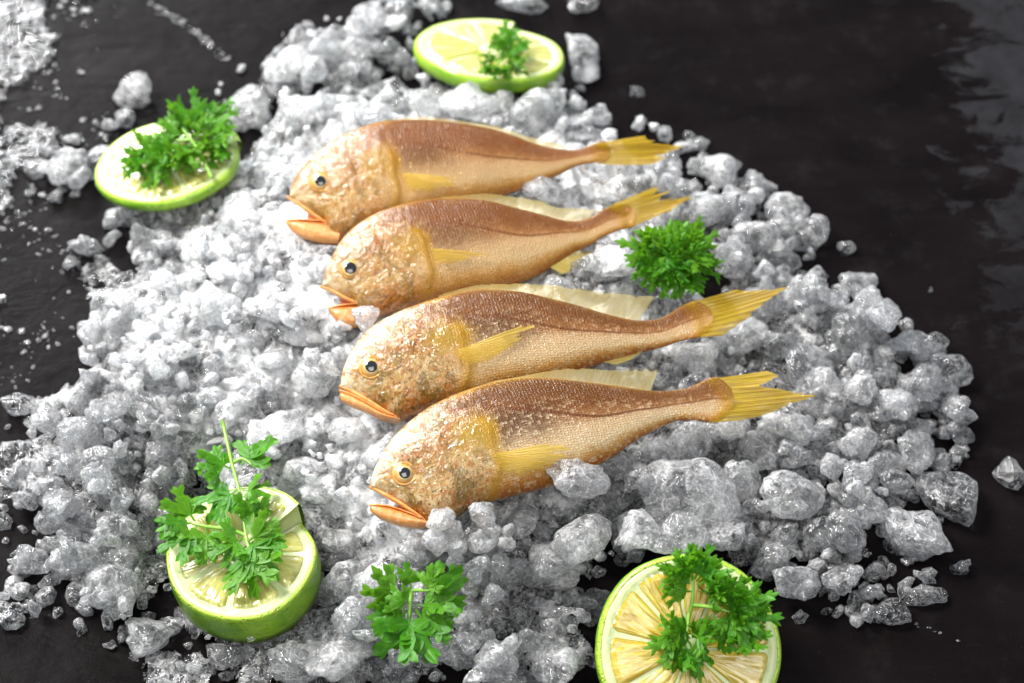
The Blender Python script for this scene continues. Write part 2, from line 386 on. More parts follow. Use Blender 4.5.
M_SLATE = m_slate(); M_ICE = m_ice('ice', 'chunk'); M_CRUSH = m_ice('crushed_ice', 'mound')
M_FISH = m_fish()
M_DORSAL = m_fin('dorsal_fin', (0.80, 0.70, 0.40), (0.72, 0.56, 0.16), 0.50, 2 * math.pi * 40, 0.10, 0.0, 0.0, 0.7)
M_TAIL = m_fin('tail_fin', (0.80, 0.56, 0.05), (0.60, 0.38, 0.012), 0.86, 2 * math.pi * 26, 0.40, 0.22)
M_PECT = m_fin('pectoral_fin', (0.88, 0.62, 0.02), (0.86, 0.70, 0.20), 0.62, 2 * math.pi * 13, 0.32, 0.10, 0.25)
M_LIP = m_simple('lip', (0.66, 0.24, 0.05), 0.3, 0.6, 0.25, 260, (0.74, 0.38, 0.12), 0.5, 900)
M_JAW = m_simple('jaw_skin', (0.62, 0.20, 0.03), 0.3, 0.6, 0.25, 220, (0.66, 0.38, 0.15), 0.6, 700)
def m_jaw():
    k = NT('jaw_skin'); P = k.pos(); v = k.attr('fv')
    n = k.noise(P, 420, 5, 0.65, 0.6); n2 = k.noise(P, 900, 3, 0.6)
    col = k.ramp(k.rng(k.math('ADD', v, k.math('MULTIPLY', k.math('SUBTRACT', n, 0.5), 1.6)), -1, 1), [(0.1, (0.60, 0.25, 0.05)), (0.5, (0.66, 0.25, 0.055)), (0.85, (0.68, 0.20, 0.045))])
    col = k.mix(k.rng(n, 0.52, 0.62, 0, 0.5), col, (0.70, 0.42, 0.20)); col = k.mix(k.rng(n2, 0.58, 0.66, 0, 0.6), col, (0.34, 0.12, 0.02))
    return k.fin(k.n('ShaderNodeBsdfPrincipled', {'Base Color': col, 'Roughness': 0.32, 'Normal': k.bump(k.math('ADD', n, k.math('MULTIPLY', n2, 0.5)), 0.6, 0.001), 'Coat Weight': 0.7, 'Coat Roughness': 0.08}))
M_JAW = m_jaw()
M_MOUTH = m_simple('mouth_lining', (0.34, 0.04, 0.018), 0.35, 0.5, 0.3, 300, (0.78, 0.34, 0.16), 0.4, 600)
M_EYERING = m_simple('eye_ring', (0.36, 0.15, 0.02), 0.3, 0.6, 0.0, 700, (0.58, 0.30, 0.06), 0.2, 900)
M_IRIS = m_simple('iris', (0.52, 0.40, 0.18), 0.2, 0.8, 0.0, 900, (0.44, 0.26, 0.06))
M_PUPIL = m_simple('pupil', (0.006, 0.006, 0.007), 0.08, 1.0)
M_RIND = m_rind()
M_PITH = m_simple('lime_pith', (0.54, 0.58, 0.31), 0.45, 0.3, 0.3, 220, (0.48, 0.56, 0.23), 0.5, 500)
M_PULP = m_pulp('lime_pulp', (0.33, 0.32, 0.06), (0.45, 0.43, 0.13), (0.58, 0.57, 0.28))
M_PULPY = m_pulp('amber_pulp', (0.44, 0.30, 0.010), (0.54, 0.41, 0.045), (0.62, 0.54, 0.17))
M_CURLY = m_leaf('curly_parsley', (0.020, 0.140, 0.003), (0.062, 0.25, 0.006))
M_STEM = m_simple('parsley_stem', (0.16, 0.36, 0.03), 0.35, 0.2, 0.2, 200, (0.24, 0.44, 0.06))

# ------------------------------------------------------------------ slate
def build_slate():
    n = 60
    xs = np.linspace(-1.6, 1.6, n); ys = np.linspace(-1.0, 2.2, n)
    V = [(x, y, 0) for x in xs for y in ys]
    o = mesh_obj('slate_surface', V, grid_faces(n, n), M_SLATE, smooth=True)
    o['kind'] = 'structure'
build_slate()

# ------------------------------------------------------------------ fish
FISH = [
 dict(label='back-most whole yellow croaker, its orange mouth gaping widest, beside the upper lime slices',
  axis=((288, 205), (597, 153)), mid=(450, 172),
  top=[(289,198),(291,187),(296,176),(303,167),(313,156),(326,146),(340,137),(354,130.5),(367,126),(380,123),(402,121),(425,121),(448,122.5),(486,128.5),(510,135),(529,142),(550,148),(574,150),(590,146),(602,141)],
  bot=[(289,198),(298,205),(310,215),(324,225),(333,242),(345,241),(362,234),(385,228),(410,223),(440,215),(480,203),(520,190),(550,179),(575,167),(592,163),(603,162)],
  jtop=[(286,221),(297,221),(311,222),(328,224),(340,232)], jbot=[(285,223),(292,231),(303,238),(320,243),(338,245)],
  lip=[(288,198),(297,204),(310,214),(326,226)], eye=(320,186.5,9.5,5.3),
  pect=([(397,181),(402,190),(408,200)], [(462,187),(452,193),(428,199)]),
  dors=([(379,124.5),(402,122),(448,124),(486,130),(529,144),(560,151)], [(379,121.5),(417,118),(453,120.5),(498,125.5),(529,136),(566,146)]),
  tail=([(596,143),(606,152),(600,162)], [(647,135.5),(652,139),(660,143),(687,145),(672,152),(661,155),(668,160),(648,166)]),
  anal=None, notch=0.12),
 dict(label='second whole yellow croaker from the back, mouth open beside an upright ice lump',
  axis=((322, 298), (622, 217)), mid=(470, 250),
  top=[(321.5,287),(324,279),(327,267),(332,256),(341.6,240),(355.7,226),(371.5,216),(385.6,210),(410,203.5),(440,199.5),(474,200),(495,203.4),(518.6,209.3),(542,215),(565.5,221),(586.6,219.5),(600.6,211),(616,205)],
  bot=[(321.5,287),(331,292),(342,298),(354,305),(362,320),(377,318),(395,312),(425,305),(460,297),(500,289),(535,277),(558,263),(575,252),(589,246),(603,237),(620,230),(634,227)],
  jtop=[(329,309),(338,307),(350,306),(360,306),(370,310)], jbot=[(329,311),(334,318),(342,326),(354,328),(370,322)],
  lip=[(321,287),(331,292),(342,298.5),(356,306)], eye=(349,273,9.6,6.0),
  pect=([(424,256),(427,263),(432,271)], [(497,264),(475,264),(446,272)]),
  dors=([(440,201),(474,201.5),(495,205),(518.6,211),(542,217),(565.5,222.5),(586,221)], [(440,198),(467,195.5),(488,193.5),(518,196),(545,201),(556,207),(596,210.5)]),
  tail=([(611,207),(628,216),(630,228)], [(663,183),(656,193),(671,190),(667,198),(698,196),(683,204),(672,211),(650,220)]),
  anal=([(548,268),(560,261),(574,252)], [(562,276),(582,265),(592,254)]), notch=0.2),
 dict(label='third whole yellow croaker from the back, mouth shut, pectoral fin raised across its flank',
  axis=((341, 395), (697, 319)), mid=(505, 345),
  top=[(340.5,387),(341,378),(344,367),(349,355.7),(361.6,336),(375.7,324),(395,313.5),(417,305),(440,298),(463.4,292.5),(485,290.5),(518,292.5),(549,299),(580.6,307),(612,316),(637,320.5),(660,318.5),(680,307),(694,301)],
  bot=[(340.5,387),(352,393),(366,401),(381,411),(397,421),(409,418),(425,413),(450,407),(485,399),(520,391),(560,379),(600,364),(630,355.5),(660,348),(682,341),(704,336)],
  jtop=[(340,391),(352,396),(366,404),(381,413),(398,420)], jbot=[(340,400),(350,406),(364,412),(380,419.5),(400,423)],
  lip=[(340,386.5),(352,392.5),(366,401),(382,411.5),(396,419)], eye=(370,371,11,5.9),
  pect=([(448,361),(454,367),(462,374)], [(528,330),(528,339),(486,368)]),
  dors=([(440,300),(463.4,294.5),(485,292.5),(518,294.5),(549,301),(580.6,309),(612,318),(637,322)], [(438,296),(475,285.5),(505,283),(534,282.5),(561,285.5),(588,291),(616,294.5),(655,296)]),
  tail=([(690,303),(704,318),(704,336)], [(737,288.5),(752,290.5),(788,287.5),(768,301),(757,310),(748,318),(738,326),(722,336)]),
  anal=([(600,363),(614,360),(628,356)], [(616,366),(630,361),(642,353)]), notch=0.08),
 dict(label='front-most whole yellow croaker, mouth ajar, tail fin reaching the loose ice on the right',
  axis=((371, 500), (722, 400)), mid=(540, 440),
  top=[(370.5,488),(371,480),(374,470),(379.5,459.5),(387,446),(397,433),(413,418.5),(427.6,408),(444,399.5),(460,393),(488.5,384),(519,379),(548,378.7),(578.5,382),(613.7,386),(646.6,390.7),(658,391.3),(675,390.4),(689,387.8),(703,381),(716,377)],
  bot=[(370.5,488),(382,494),(396,502),(410,512),(424,523),(434,527.5),(446,524),(460,516),(475,506),(508,497.5),(534.6,490.6),(552,486),(575,478),(598,466),(613.7,456.6),(637,440),(657.6,429),(675,421.5),(692.7,420.3),(717,421.7)],
  jtop=[(370.5,505.5),(380,506),(391,508),(407,514),(426,523)], jbot=[(370,511),(380.5,519),(401,526.5),(421.5,529),(440,527)],
  lip=[(370,487.5),(382,494),(396,502.5),(410,512),(424,522)], eye=(402.4,477,11.2,5.6),
  pect=([(485,461),(488,467),(494,475)], [(566,447),(562,462),(520,482)]),
  dors=([(450,399),(488.5,386),(519,381),(548,380.7),(578.5,384),(613.7,388),(650,392.5)], [(449,396),(488.5,382),(512.7,377),(556.6,370),(574,369),(609,370.5),(659,368.5)]),
  tail=([(713,378),(730,399),(716,421.5)], [(767,370.5),(775,374),(781,377),(757,386.5),(819,396.5),(795,402.5),(773.5,412),(745,419.5)]),
  anal=None, notch=0.10),
]
TILT = rad(27)
fish_pts = []          # world vertices of every fish, for clearances
fish_polys = []        # traced outline of each flank, for keeping ice off it
Z_MID = 0.0405
def loft(top, bot, wfun, nphi=56, expo=0.85):
    n = len(top); V = []
    A = []
    for i in range(n):
        c = (top[i] + bot[i]) / 2; h = (top[i] - bot[i]) / 2
        for j in range(nphi):
            ph = 2 * math.pi * j / nphi
            s_ = math.sin(ph); cv = math.cos(ph)
            nn = wfun(i, c) * math.copysign(abs(s_) ** expo, s_)
            V.append((c[0] + h[0] * cv, c[1] + h[1] * cv, nn)); A.append((i / (n - 1), cv))
    return np.array(V), np.array(A)

for fi, fd in enumerate(FISH):
    rng = random.Random(fi + 5)
    (x0, y0), (x1, y1) = fd['axis']
    O = at(*fd['mid'], Z_MID)
    a_ = math.atan2(-(y1 - y0) / math.sin(ELEV), x1 - x0)
    d = Vector((math.cos(a_), math.sin(a_), 0))
    perp = Vector((-math.sin(a_), math.cos(a_), 0))
    u = perp * math.cos(TILT) + Vector((0, 0, math.sin(TILT)))
    n = d.cross(u)
    def pl(p, O=O, d=d, u=u, n=n):
        q = on_plane(p[0], p[1], O, n) - O
        return (q.dot(d), q.dot(u))
    base = Vector((O.x, O.y, 0.022))
    def wl(P, O=O, d=d, u=u, n=n, base=base):   # plane coords -> local of the Empty
        P = np.asarray(P, float)
        off = np.array(O - base)
        return off + P[:, :1] * np.array(d) + P[:, 1:2] * np.array(u) + P[:, 2:3] * np.array(n)
    root = thing('yellow_croaker', fd['label'], 'fish', base, 'whole fish laid on the ice')
    NS = 190
    # the tail root ends in a rounded scaly lobe
    tq = [np.array(pl(p)) for p in fd['top']]; bq = [np.array(pl(p)) for p in fd['bot']]
    m_ = (tq[-1] + bq[-1]) / 2; hv = tq[-1] - m_; fw = np.array([hv[1], -hv[0]])
    for kf, kh in ((0.38, 0.80), (0.66, 0.48), (0.78, 0.14)):
        tq.append(m_ + fw * kf + hv * kh); bq.append(m_ + fw * kf - hv * kh)
    top = catmull(tq, NS); bot = catmull(bq, NS)
    xs0 = pl(fd['axis'][0])[0]; xs1 = pl(fd['axis'][1])[0]; L = xs1 - xs0; k_ = L / 0.13
    def wprof(ax):
        return np.interp(ax, [-0.02, 0.02, 0.06, 0.15, 0.3, 0.45, 0.6, 0.75, 0.86, 0.94, 1.01, 1.05], [1.2, 2.8, 4.6, 8, 11, 11.3, 9, 5.4, 2.9, 1.6, 0.7, 0.1]) * MM * k_
    V, A = loft(top, bot, lambda i, c: wprof((c[0] - xs0) / L), 72)
    ax = (V[:, 0] - xs0) / L; v = A[:, 1]
    opx = 0.345 - 0.055 * (v + 0.15) ** 2 + 0.006 * np.sin(v * 9)
    # gill cover and preopercle relief, cheek, brow
    relief = 0.8 * MM * np.exp(-np.clip(opx - ax, 0, 1) / 0.07) * (1 - sm(-0.006, 0.012, ax - opx))
    pre = 0.215 - 0.04 * (v + 0.2) ** 2
    relief += 0.6 * MM * np.exp(-np.clip(pre - ax, 0, 1) / 0.05) * (1 - sm(-0.012, 0.022, ax - pre))
    relief *= 1 - sm(0.45, 0.8, np.abs(v + 0.1))
    ncurve = np.array([mnoise.noise(Vector((p[0] * 260, p[1] * 260, p[2] * 200 + fi * 7))) for p in V])
    ncurve2 = np.array([mnoise.noise(Vector((p[0] * 620, p[1] * 420, p[2] * 300 + fi * 9))) for p in V])
    relief += MM * (0.26 * ncurve + 0.06 * ncurve2) * (1 - sm(0.28, 0.4, ax)) * (1 - np.abs(v) ** 4)
    n2c = np.array([mnoise.noise(Vector((p[0] * 55, p[1] * 55, fi * 3.3))) for p in V])
    relief += 0.5 * MM * n2c * (1 - np.abs(v) ** 2)
    V[:, 2] += np.sign(V[:, 2]) * relief * np.clip(np.abs(V[:, 2]) / (2 * MM), 0, 1)
    nphi = 72
    Fs = grid_faces(NS, nphi, True)
    Fs.append(tuple(range(nphi))[::-1]); Fs.append(tuple(range((NS - 1) * nphi, NS * nphi)))
    half = np.linalg.norm((top - bot) / 2, axis=1).repeat(nphi)
    body = mesh_obj('body', wl(V), Fs, M_FISH, root, attrs={'ax': ax, 'fv': v, 'fx': (V[:, 0]) * 1000, 'fy': v * half * 1000, 'opx': opx})
    body['seed'] = fi * 13.7; body['gold'] = (0.95, 0.8, 0.25, 0.0)[fi]
    world = wl(V) + np.array(base)
    fish_pts.append(world[np.arange(len(world)) % 2 == 0])
    fish_polys.append(fd['top'] + [p for p in fd['tail'][1]] + fd['bot'][::-1] + fd['jbot'][::-1])
    front = V[:, 2] > 0
    kd = KDTree(int(front.sum()))
    for i_, p in enumerate(V[front]): kd.insert(Vector((p[0], p[1], 0)), i_)
    kd.balance(); Vf = V[front]
    def bn(x, y):
        r_ = kd.find_n(Vector((x, y, 0)), 4)
        return float(np.mean([Vf[q[1]][2] for q in r_]))
    # lower jaw
    jt = catmull([pl(p) for p in fd['jtop']], 40); jb = catmull([pl(p) for p in fd['jbot']], 40)
    jb[0] = jt[0] + (jb[0] - jt[0]) * 0.7
    JV, JA = loft(jt, jb, lambda i, c: (1.0 + 4.4 * math.sqrt(i / 39)) * MM * k_ * 0.9, 32)
    JV[:, 2] += 0.25 * MM * np.array([mnoise.noise(Vector(p) * 400) for p in JV])
    JF = grid_faces(40, 32, True); JF.append(tuple(range(32))[::-1]); JF.append(tuple(range(39 * 32, 40 * 32)))
    mesh_obj('lower_jaw', wl(JV), JF, M_JAW, root, attrs={'fv': JA[:, 1]})
    fish_pts.append(wl(JV) + np.array(base))
    # mouth lining between upper lip and lower jaw
    lp = catmull([pl(p) for p in fd['lip']], 24); jt2 = jt[np.linspace(0, 32, 24).astype(int)]
    MV = []
    for i in range(24):
        for j, t in enumerate(np.linspace(0.05, 1.15, 8)):
            q = lp[i] * (1 - t) + jt2[i] * t
            f = i / 23
            back = 0.10 + (1.0 - f) * 0.42
            q = q + (np.array(lp[-1]) - q) * back
            MV.append((q[0], q[1], (0.4 + 1.4 * f) * MM - 2.2 * MM * math.sin(math.pi * min(1, t))))
    mesh_obj('mouth_lining', wl(MV), grid_faces(24, 8), M_MOUTH, root)
    # upper lip
    path = []; rr = []
    for i in range(24):
        f = i / 23
        path.append(Vector((lp[i][0], lp[i][1], (0.3 + 2.6 * math.sqrt(f)) * MM)))
        rr.append(((0.40 + 0.40 * math.sin(math.pi * min(1, f * 0.9 + 0.12))) * MM * k_, (1.0 + 1.2 * f) * MM * k_ if i < 23 else 0.8 * MM))
    TV, TF = tube(path, rr, 14, Vector((0, 0, 1)))
    TV = np.array([tuple(p) for p in TV]); TV[:, 2] += 0.15 * MM * np.array([mnoise.noise(Vector(p) * 600) for p in TV])
    mesh_obj('upper_lip', wl(TV), TF, M_LIP, root)
    # lower lip: paler rim along the jaw's upper edge
    path = []; rr = []
    for i in range(20):
        q = jt[int(i * 34 / 19)]; f = i / 19
        path.append(Vector((q[0], q[1], (0.4 + 2.4 * math.sqrt(f)) * MM)))
        rr.append((0.38 * MM * (1 - 0.3 * f), (0.8 + 0.9 * f) * MM))
    TV, TF = tube(path, rr, 12, Vector((0, 0, 1)))
    mesh_obj('lower_lip', wl([tuple(p) for p in TV]), TF, M_LIP, root)
    # eye: ring > iris > pupil, each a shallow dome
    ex, ey, r1, r2 = fd['eye']
    c = pl((ex, ey)); pxm = (pl((ex + 10, ey))[0] - c[0]) / 10
    n0 = bn(*c)
    def dome(r, h, z0, nr=9, na=36, ell=1.0):
        vs = []
        for i in range(nr):
            t = i / (nr - 1)
            for j in range(na):
                th = 2 * math.pi * j / na
                vs.append((c[0] + r * t * math.cos(th) * ell, c[1] + r * t * math.sin(th), z0 + h * math.sqrt(max(0, 1 - t * t))))
        return np.array(vs), grid_faces(nr, na, True)
    nn_edge = np.mean([bn(c[0] + r1 * pxm * math.cos(t), c[1] + r1 * pxm * math.sin(t)) for t in np.linspace(0, 6.28, 12)])
    z0 = nn_edge - 0.2 * MM
    # swollen rim of the socket
    vs = []; NA = 40
    for i in range(NA):
        th = 2 * math.pi * i / NA
        for j in range(10):
            ph = 2 * math.pi * j / 10
            rr_ = r1 * pxm * 1.0 + 0.45 * MM * math.cos(ph)
            xx, yy = c[0] + rr_ * math.cos(th) * 1.04, c[1] + rr_ * math.sin(th)
            vs.append((xx, yy, bn(xx, yy) * 0.5 + nn_edge * 0.5 + 0.0 * MM + 0.4 * MM * math.sin(ph)))
    fs = []
    for i in range(NA):
        for j in range(10):
            fs.append((i * 10 + j, ((i + 1) % NA) * 10 + j, ((i + 1) % NA) * 10 + (j + 1) % 10, i * 10 + (j + 1) % 10))
    v_, f_ = dome(r1 * pxm, 1.3 * MM, z0)
    eye = mesh_obj('eye', wl(v_), f_, M_EYERING, root)
    mesh_obj('eye_socket', wl(vs), fs, M_EYERING, root)
    v_, f_ = dome(r2 * pxm * 1.45, 0.75 * MM, z0 + 0.85 * MM); mesh_obj('iris', wl(v_), f_, M_IRIS, eye)
    v_, f_ = dome(r2 * pxm * 1.1, 0.6 * MM, z0 + 1.25 * MM); mesh_obj('pupil', wl(v_), f_, M_PUPIL, eye)
    # nostril
    nx, ny = pl((ex - r1 * 1.45, ey + 1))
    vs = []
    for i in range(5):
        for j in range(14):
            t = i / 4; th = 2 * math.pi * j / 14
            x_, y_ = nx + 1.1 * MM * t * math.cos(th), ny + 0.9 * MM * t * math.sin(th)
            vs.append((x_, y_, bn(x_, y_) + 0.25 * MM * (1 - t) + 0.1 * MM))
    mesh_obj('nostril', wl(vs), grid_faces(5, 14, True), M_EYERING, root)
    # fins
    def fin(name, bpts, tpts, nu, nv, mat, zf, jag, lift=None):
        sh_ = 8 if name == 'tail_fin' else 0
        B = catmull([pl((p[0] - sh_, p[1] + sh_ * 0.25)) for p in bpts], nu); T = catmull([pl(p) for p in tpts], nu) if len(tpts) < 6 or name != 'tail_fin' else None
        if T is None:   # keep tail tips sharp: straight segments
            Q = np.array([pl(p) for p in tpts]); Lq = np.concatenate([[0], np.cumsum(np.linalg.norm(np.diff(Q, axis=0), axis=1))])
            q = np.linspace(0, Lq[-1], nu); T = np.stack([np.interp(q, Lq, Q[:, z]) for z in (0, 1)], axis=1)
        V = []; fu = []; ft = []
        j_ = 0.0
        for i in range(nu):
            if i % 3 == 0:
                j_ = rng.random() ** 2 * jag
                if name == 'tail_fin': r_ = rng.uniform(-0.09, 0.0)
            if name == 'tail_fin': B[i] = B[i] + (T[i] - B[i]) * r_
            for j in range(nv):
                t = j / (nv - 1)
                p = B[i] * (1 - t) + T[i] * t * 1.0
                tt = t * (1 - j_)
                p = B[i] * (1 - tt) + T[i] * tt
                V.append((p[0], p[1], zf(i / (nu - 1), tt, p))); fu.append(i / (nu - 1)); ft.append(t)
        return mesh_obj(name, wl(V), grid_faces(nu, nv), mat, root, attrs={'fu': fu, 'ft': ft})
    fin('tail_fin', *fd['tail'], 110, 26, M_TAIL, lambda a, t, p: (bn(p[0], p[1]) + 0.15 * MM) * (1 - float(sm(0.10, 0.45, t))) + 0.4 * MM * math.sin(a * 60) * t + 1.2 * MM * math.sin(a * 5 + t * 3 + fi) * t + 0.12 * MM * math.sin(a * 163), fd['notch'])
    fin('dorsal_fin', *fd['dors'], 120, 10, M_DORSAL, lambda a, t, p: 0.05 * MM * math.sin(a * 276) + 1.5 * MM * t * math.sin(a * 7 + fi), 0.10)
    fin('pectoral_fin', *fd['pect'], 60, 18, M_PECT, lambda a, t, p: bn(p[0], p[1]) + 0.5 * MM + 1.6 * MM * math.sin(math.pi * min(1, t * 0.9)) + 0.16 * MM * math.sin(a * 82), 0.28)
    if fd['anal']:
        fin('anal_fin', *fd['anal'], 40, 10, M_PECT, lambda a, t, p: 2.0 * MM + 0.25 * MM * math.sin(a * 70), 0.12)

# ------------------------------------------------------------------ limes
def frame_from(normal, roll=0.0):
    nz = Vector(normal).normalized()
    x = Vector((1, 0, 0)); x = (x - nz * x.dot(nz)).normalized(); y = nz.cross(x)
    return x * math.cos(roll) + y * math.sin(roll), -x * math.sin(roll) + y * math.cos(roll), nz
def lime(label, centre, normal, Rr, T, nseg, slit, slit_gap, seed, pulp, seg_gap=0.022):
    rng = random.Random(seed)
    X, Y, Z = frame_from(normal)
    root = thing('lime_slice', label, 'lime slice', Vector(centre) - Z * T, None)
    def wob(th): return 1 + (0.03 if T > 0.012 else 0.012) * math.sin(2 * th + seed) + 0.008 * math.sin(5 * th + seed * 2)
    def P(r, th, z):          # th measured from the slit
        f = th / (2 * math.pi)
        dz = slit_gap * (sm(0.0, 0.16, 0.16 - f) - sm(0.84, 1.0, f)) * (0.25 + 0.75 * min(1, r / Rr))
        rr = r * wob(th + slit) * (1 - 0.06 * (slit_gap != 0) * float(sm(0.84, 1.0, f)))
        q = X * (rr * math.cos(th + slit)) + Y * (rr * math.sin(th + slit)) + Z * (T + z + float(dz))
        return (q.x, q.y, q.z)
    NA = 145
    ths = np.linspace(0.0, 2 * math.pi - (0.03 if slit_gap else 0), NA)
    # rind: outer wall, rolled over both edges
    prof = [(0.955, -T + 0.2 * MM, 0), (0.985, -T + 0.25 * MM, 0.1), (1.0, -T * 0.75, 0.3), (1.015, -T * 0.45, 0.5), (1.008, -T * 0.2, 0.75), (0.998, -0.7 * MM, 0.9), (0.985, -0.05 * MM, 0.97), (0.968, 0.18 * MM, 1.0), (0.955, 0.1 * MM, 1.0), (0.95, -0.5 * MM, 1.0)]
    V = []; rt = []
    for th in ths:
        for (r, z, t) in prof:
            k = 1 + 0.004 * mnoise.noise(Vector((math.cos(th) * 9, math.sin(th) * 9, z * 900 + seed)))
            V.append(P(r * Rr * k, th, z)); rt.append(t)
    mesh_obj('rind', V, grid_faces(NA, len(prof)), M_RIND, root, attrs={'rt': rt})
    # pith: white body with rim, membranes and core
    prof = [(0.0, -T + 0.4 * MM), (0.96, -T + 0.4 * MM), (0.962, -0.3 * MM), (0.953, 0.1 * MM), (0.91, 0.16 * MM), (0.885, 0.05 * MM), (0.86, -0.25 * MM), (0.80, -0.5 * MM), (0.5, -0.5 * MM), (0.2, -0.3 * MM), (0.08, 0.05 * MM), (0.0, 0.1 * MM)]
    V = []
    for th in ths:
        for (r, z) in prof:
            z2 = z + (0.25 * MM * mnoise.noise(Vector((math.cos(th) * r * 12, math.sin(th) * r * 12, seed))) if z > -1 * MM else 0)
            V.append(P(r * Rr, th, z2))
    fs = grid_faces(NA, len(prof))
    if slit_gap:   # the cut ends
        n_ = len(prof); fs.append(tuple(range(n_))[::-1]); fs.append(tuple(range((NA - 1) * n_, NA * n_)))
    mesh_obj('pith', V, fs, M_PITH, root)
    # pulp segments
    edges = np.cumsum([0] + [1 + 0.35 * (rng.random() - 0.5) for _ in range(nseg)]); edges = edges / edges[-1] * (2 * math.pi - (0.06 if slit_gap else 0)) + (0.03 if slit_gap else 0)
    for s in range(nseg):
        a0, a1 = edges[s], edges[s + 1]
        nr, na = 22, 22
        V = []; pr = []; pa = []
        rin, rout = 0.10 + 0.03 * rng.random(), (0.89 if seg_gap < 0.015 else 0.855) + 0.02 * rng.random()
        dip = rng.uniform(-0.5, 0.25) * MM
        for i in range(nr):
            t = i / (nr - 1); r = rin + (rout - rin) * t
            gap = seg_gap / max(r, 0.12)
            # rounded outer corners
            cr = 0.0
            if t > 0.86: cr = (1 - math.sqrt(max(0, 1 - ((t - 0.86) / 0.14) ** 2))) * 0.16 * (a1 - a0)
            b0, b1 = a0 + gap * 0.5 + cr, a1 - gap * 0.5 - cr
            if b1 < b0: b0 = b1 = (a0 + a1) / 2
            for j in range(na):
                q = j / (na - 1); th = b0 + (b1 - b0) * q
                edge = min(q, 1 - q, (1 - t) * 1.5, t * 1.2 + 0.02)
                z = -0.9 * MM + 1.35 * MM * sm(0, 0.14, edge) + dip * sm(0, 0.3, edge)
                z += 0.5 * MM * mnoise.noise(Vector((th * 9 , r * 5, seed + s))) * sm(0, 0.2, edge)
                z += 0.22 * MM * mnoise.noise(Vector((th * 26, r * 9, seed + s))) * sm(0, 0.2, edge)
                V.append(P(r * Rr, th, float(z))); pr.append(r * 3 + 0.0); pa.append((th) * 0.8 + s * 3)
        o = mesh_obj('pulp_segment', V, grid_faces(nr, na), pulp, root, attrs={'pr': pr, 'pa': pa}); o['seed'] = seed + s * 1.7
    return root, (X, Y, Z)
LIMES = [
 ('thin lime slice under curly parsley at the left end, one edge cut open', at(168, 159, 0.026), (-0.12, 0.18, 0.95), 0.0292, 0.0050, 9, rad(12), 0.0014, 1.3, M_PULP),
 ('pale lime slice behind all the fish, tiny parsley tuft on its face', at(490, 49, 0.018), (0.10, 0.32, 0.9), 0.0312, 0.0065, 9, rad(70), 0.0012, 2.1, M_PULP),
 ('thick lime end with split rind under a flat leafy parsley sprig, front left', at(241, 552, 0.026), (-0.07, -0.05, 1.0), 0.0270, 0.0165, 8, rad(38), 0.0050, 3.7, M_PULP),
 ('amber fleshed lime slice leaning toward the viewer at the front edge', at(689, 649, 0.021), (0.04, -0.50, 0.80), 0.0318, 0.0080, 10, 0.0, 0.0, 4.4, M_PULPY),
]
lime_frames = []
lime_px = []
for (lb, c, nm, Rr, T, ns, sl, sg, sd, pm) in LIMES:
    root, fr = lime(lb, c, nm, Rr, T, ns, sl, sg, sd, pm, 0.006 if pm is M_PULPY else 0.018)
    lime_frames.append((Vector(c), fr, Rr, T))
    ring = [Vector(c) + fr[0] * (Rr * math.cos(t)) + fr[1] * (Rr * math.sin(t)) for t in np.linspace(0, 2 * math.pi, 40, endpoint=False)]
    lime_px.append([pix(p) for p in ring])
    pts = []
    for rr in np.linspace(0.1, 1, 8):
        for t in np.linspace(0, 2 * math.pi, 40, endpoint=False):
            for z in (0, -T * 0.5, -T):
                pts.append(Vector(c) + fr[0] * (Rr * rr * math.cos(t)) + fr[1] * (Rr * rr * math.sin(t)) + fr[2] * z)
    fish_pts.append(np.array([tuple(p) for p in pts]))

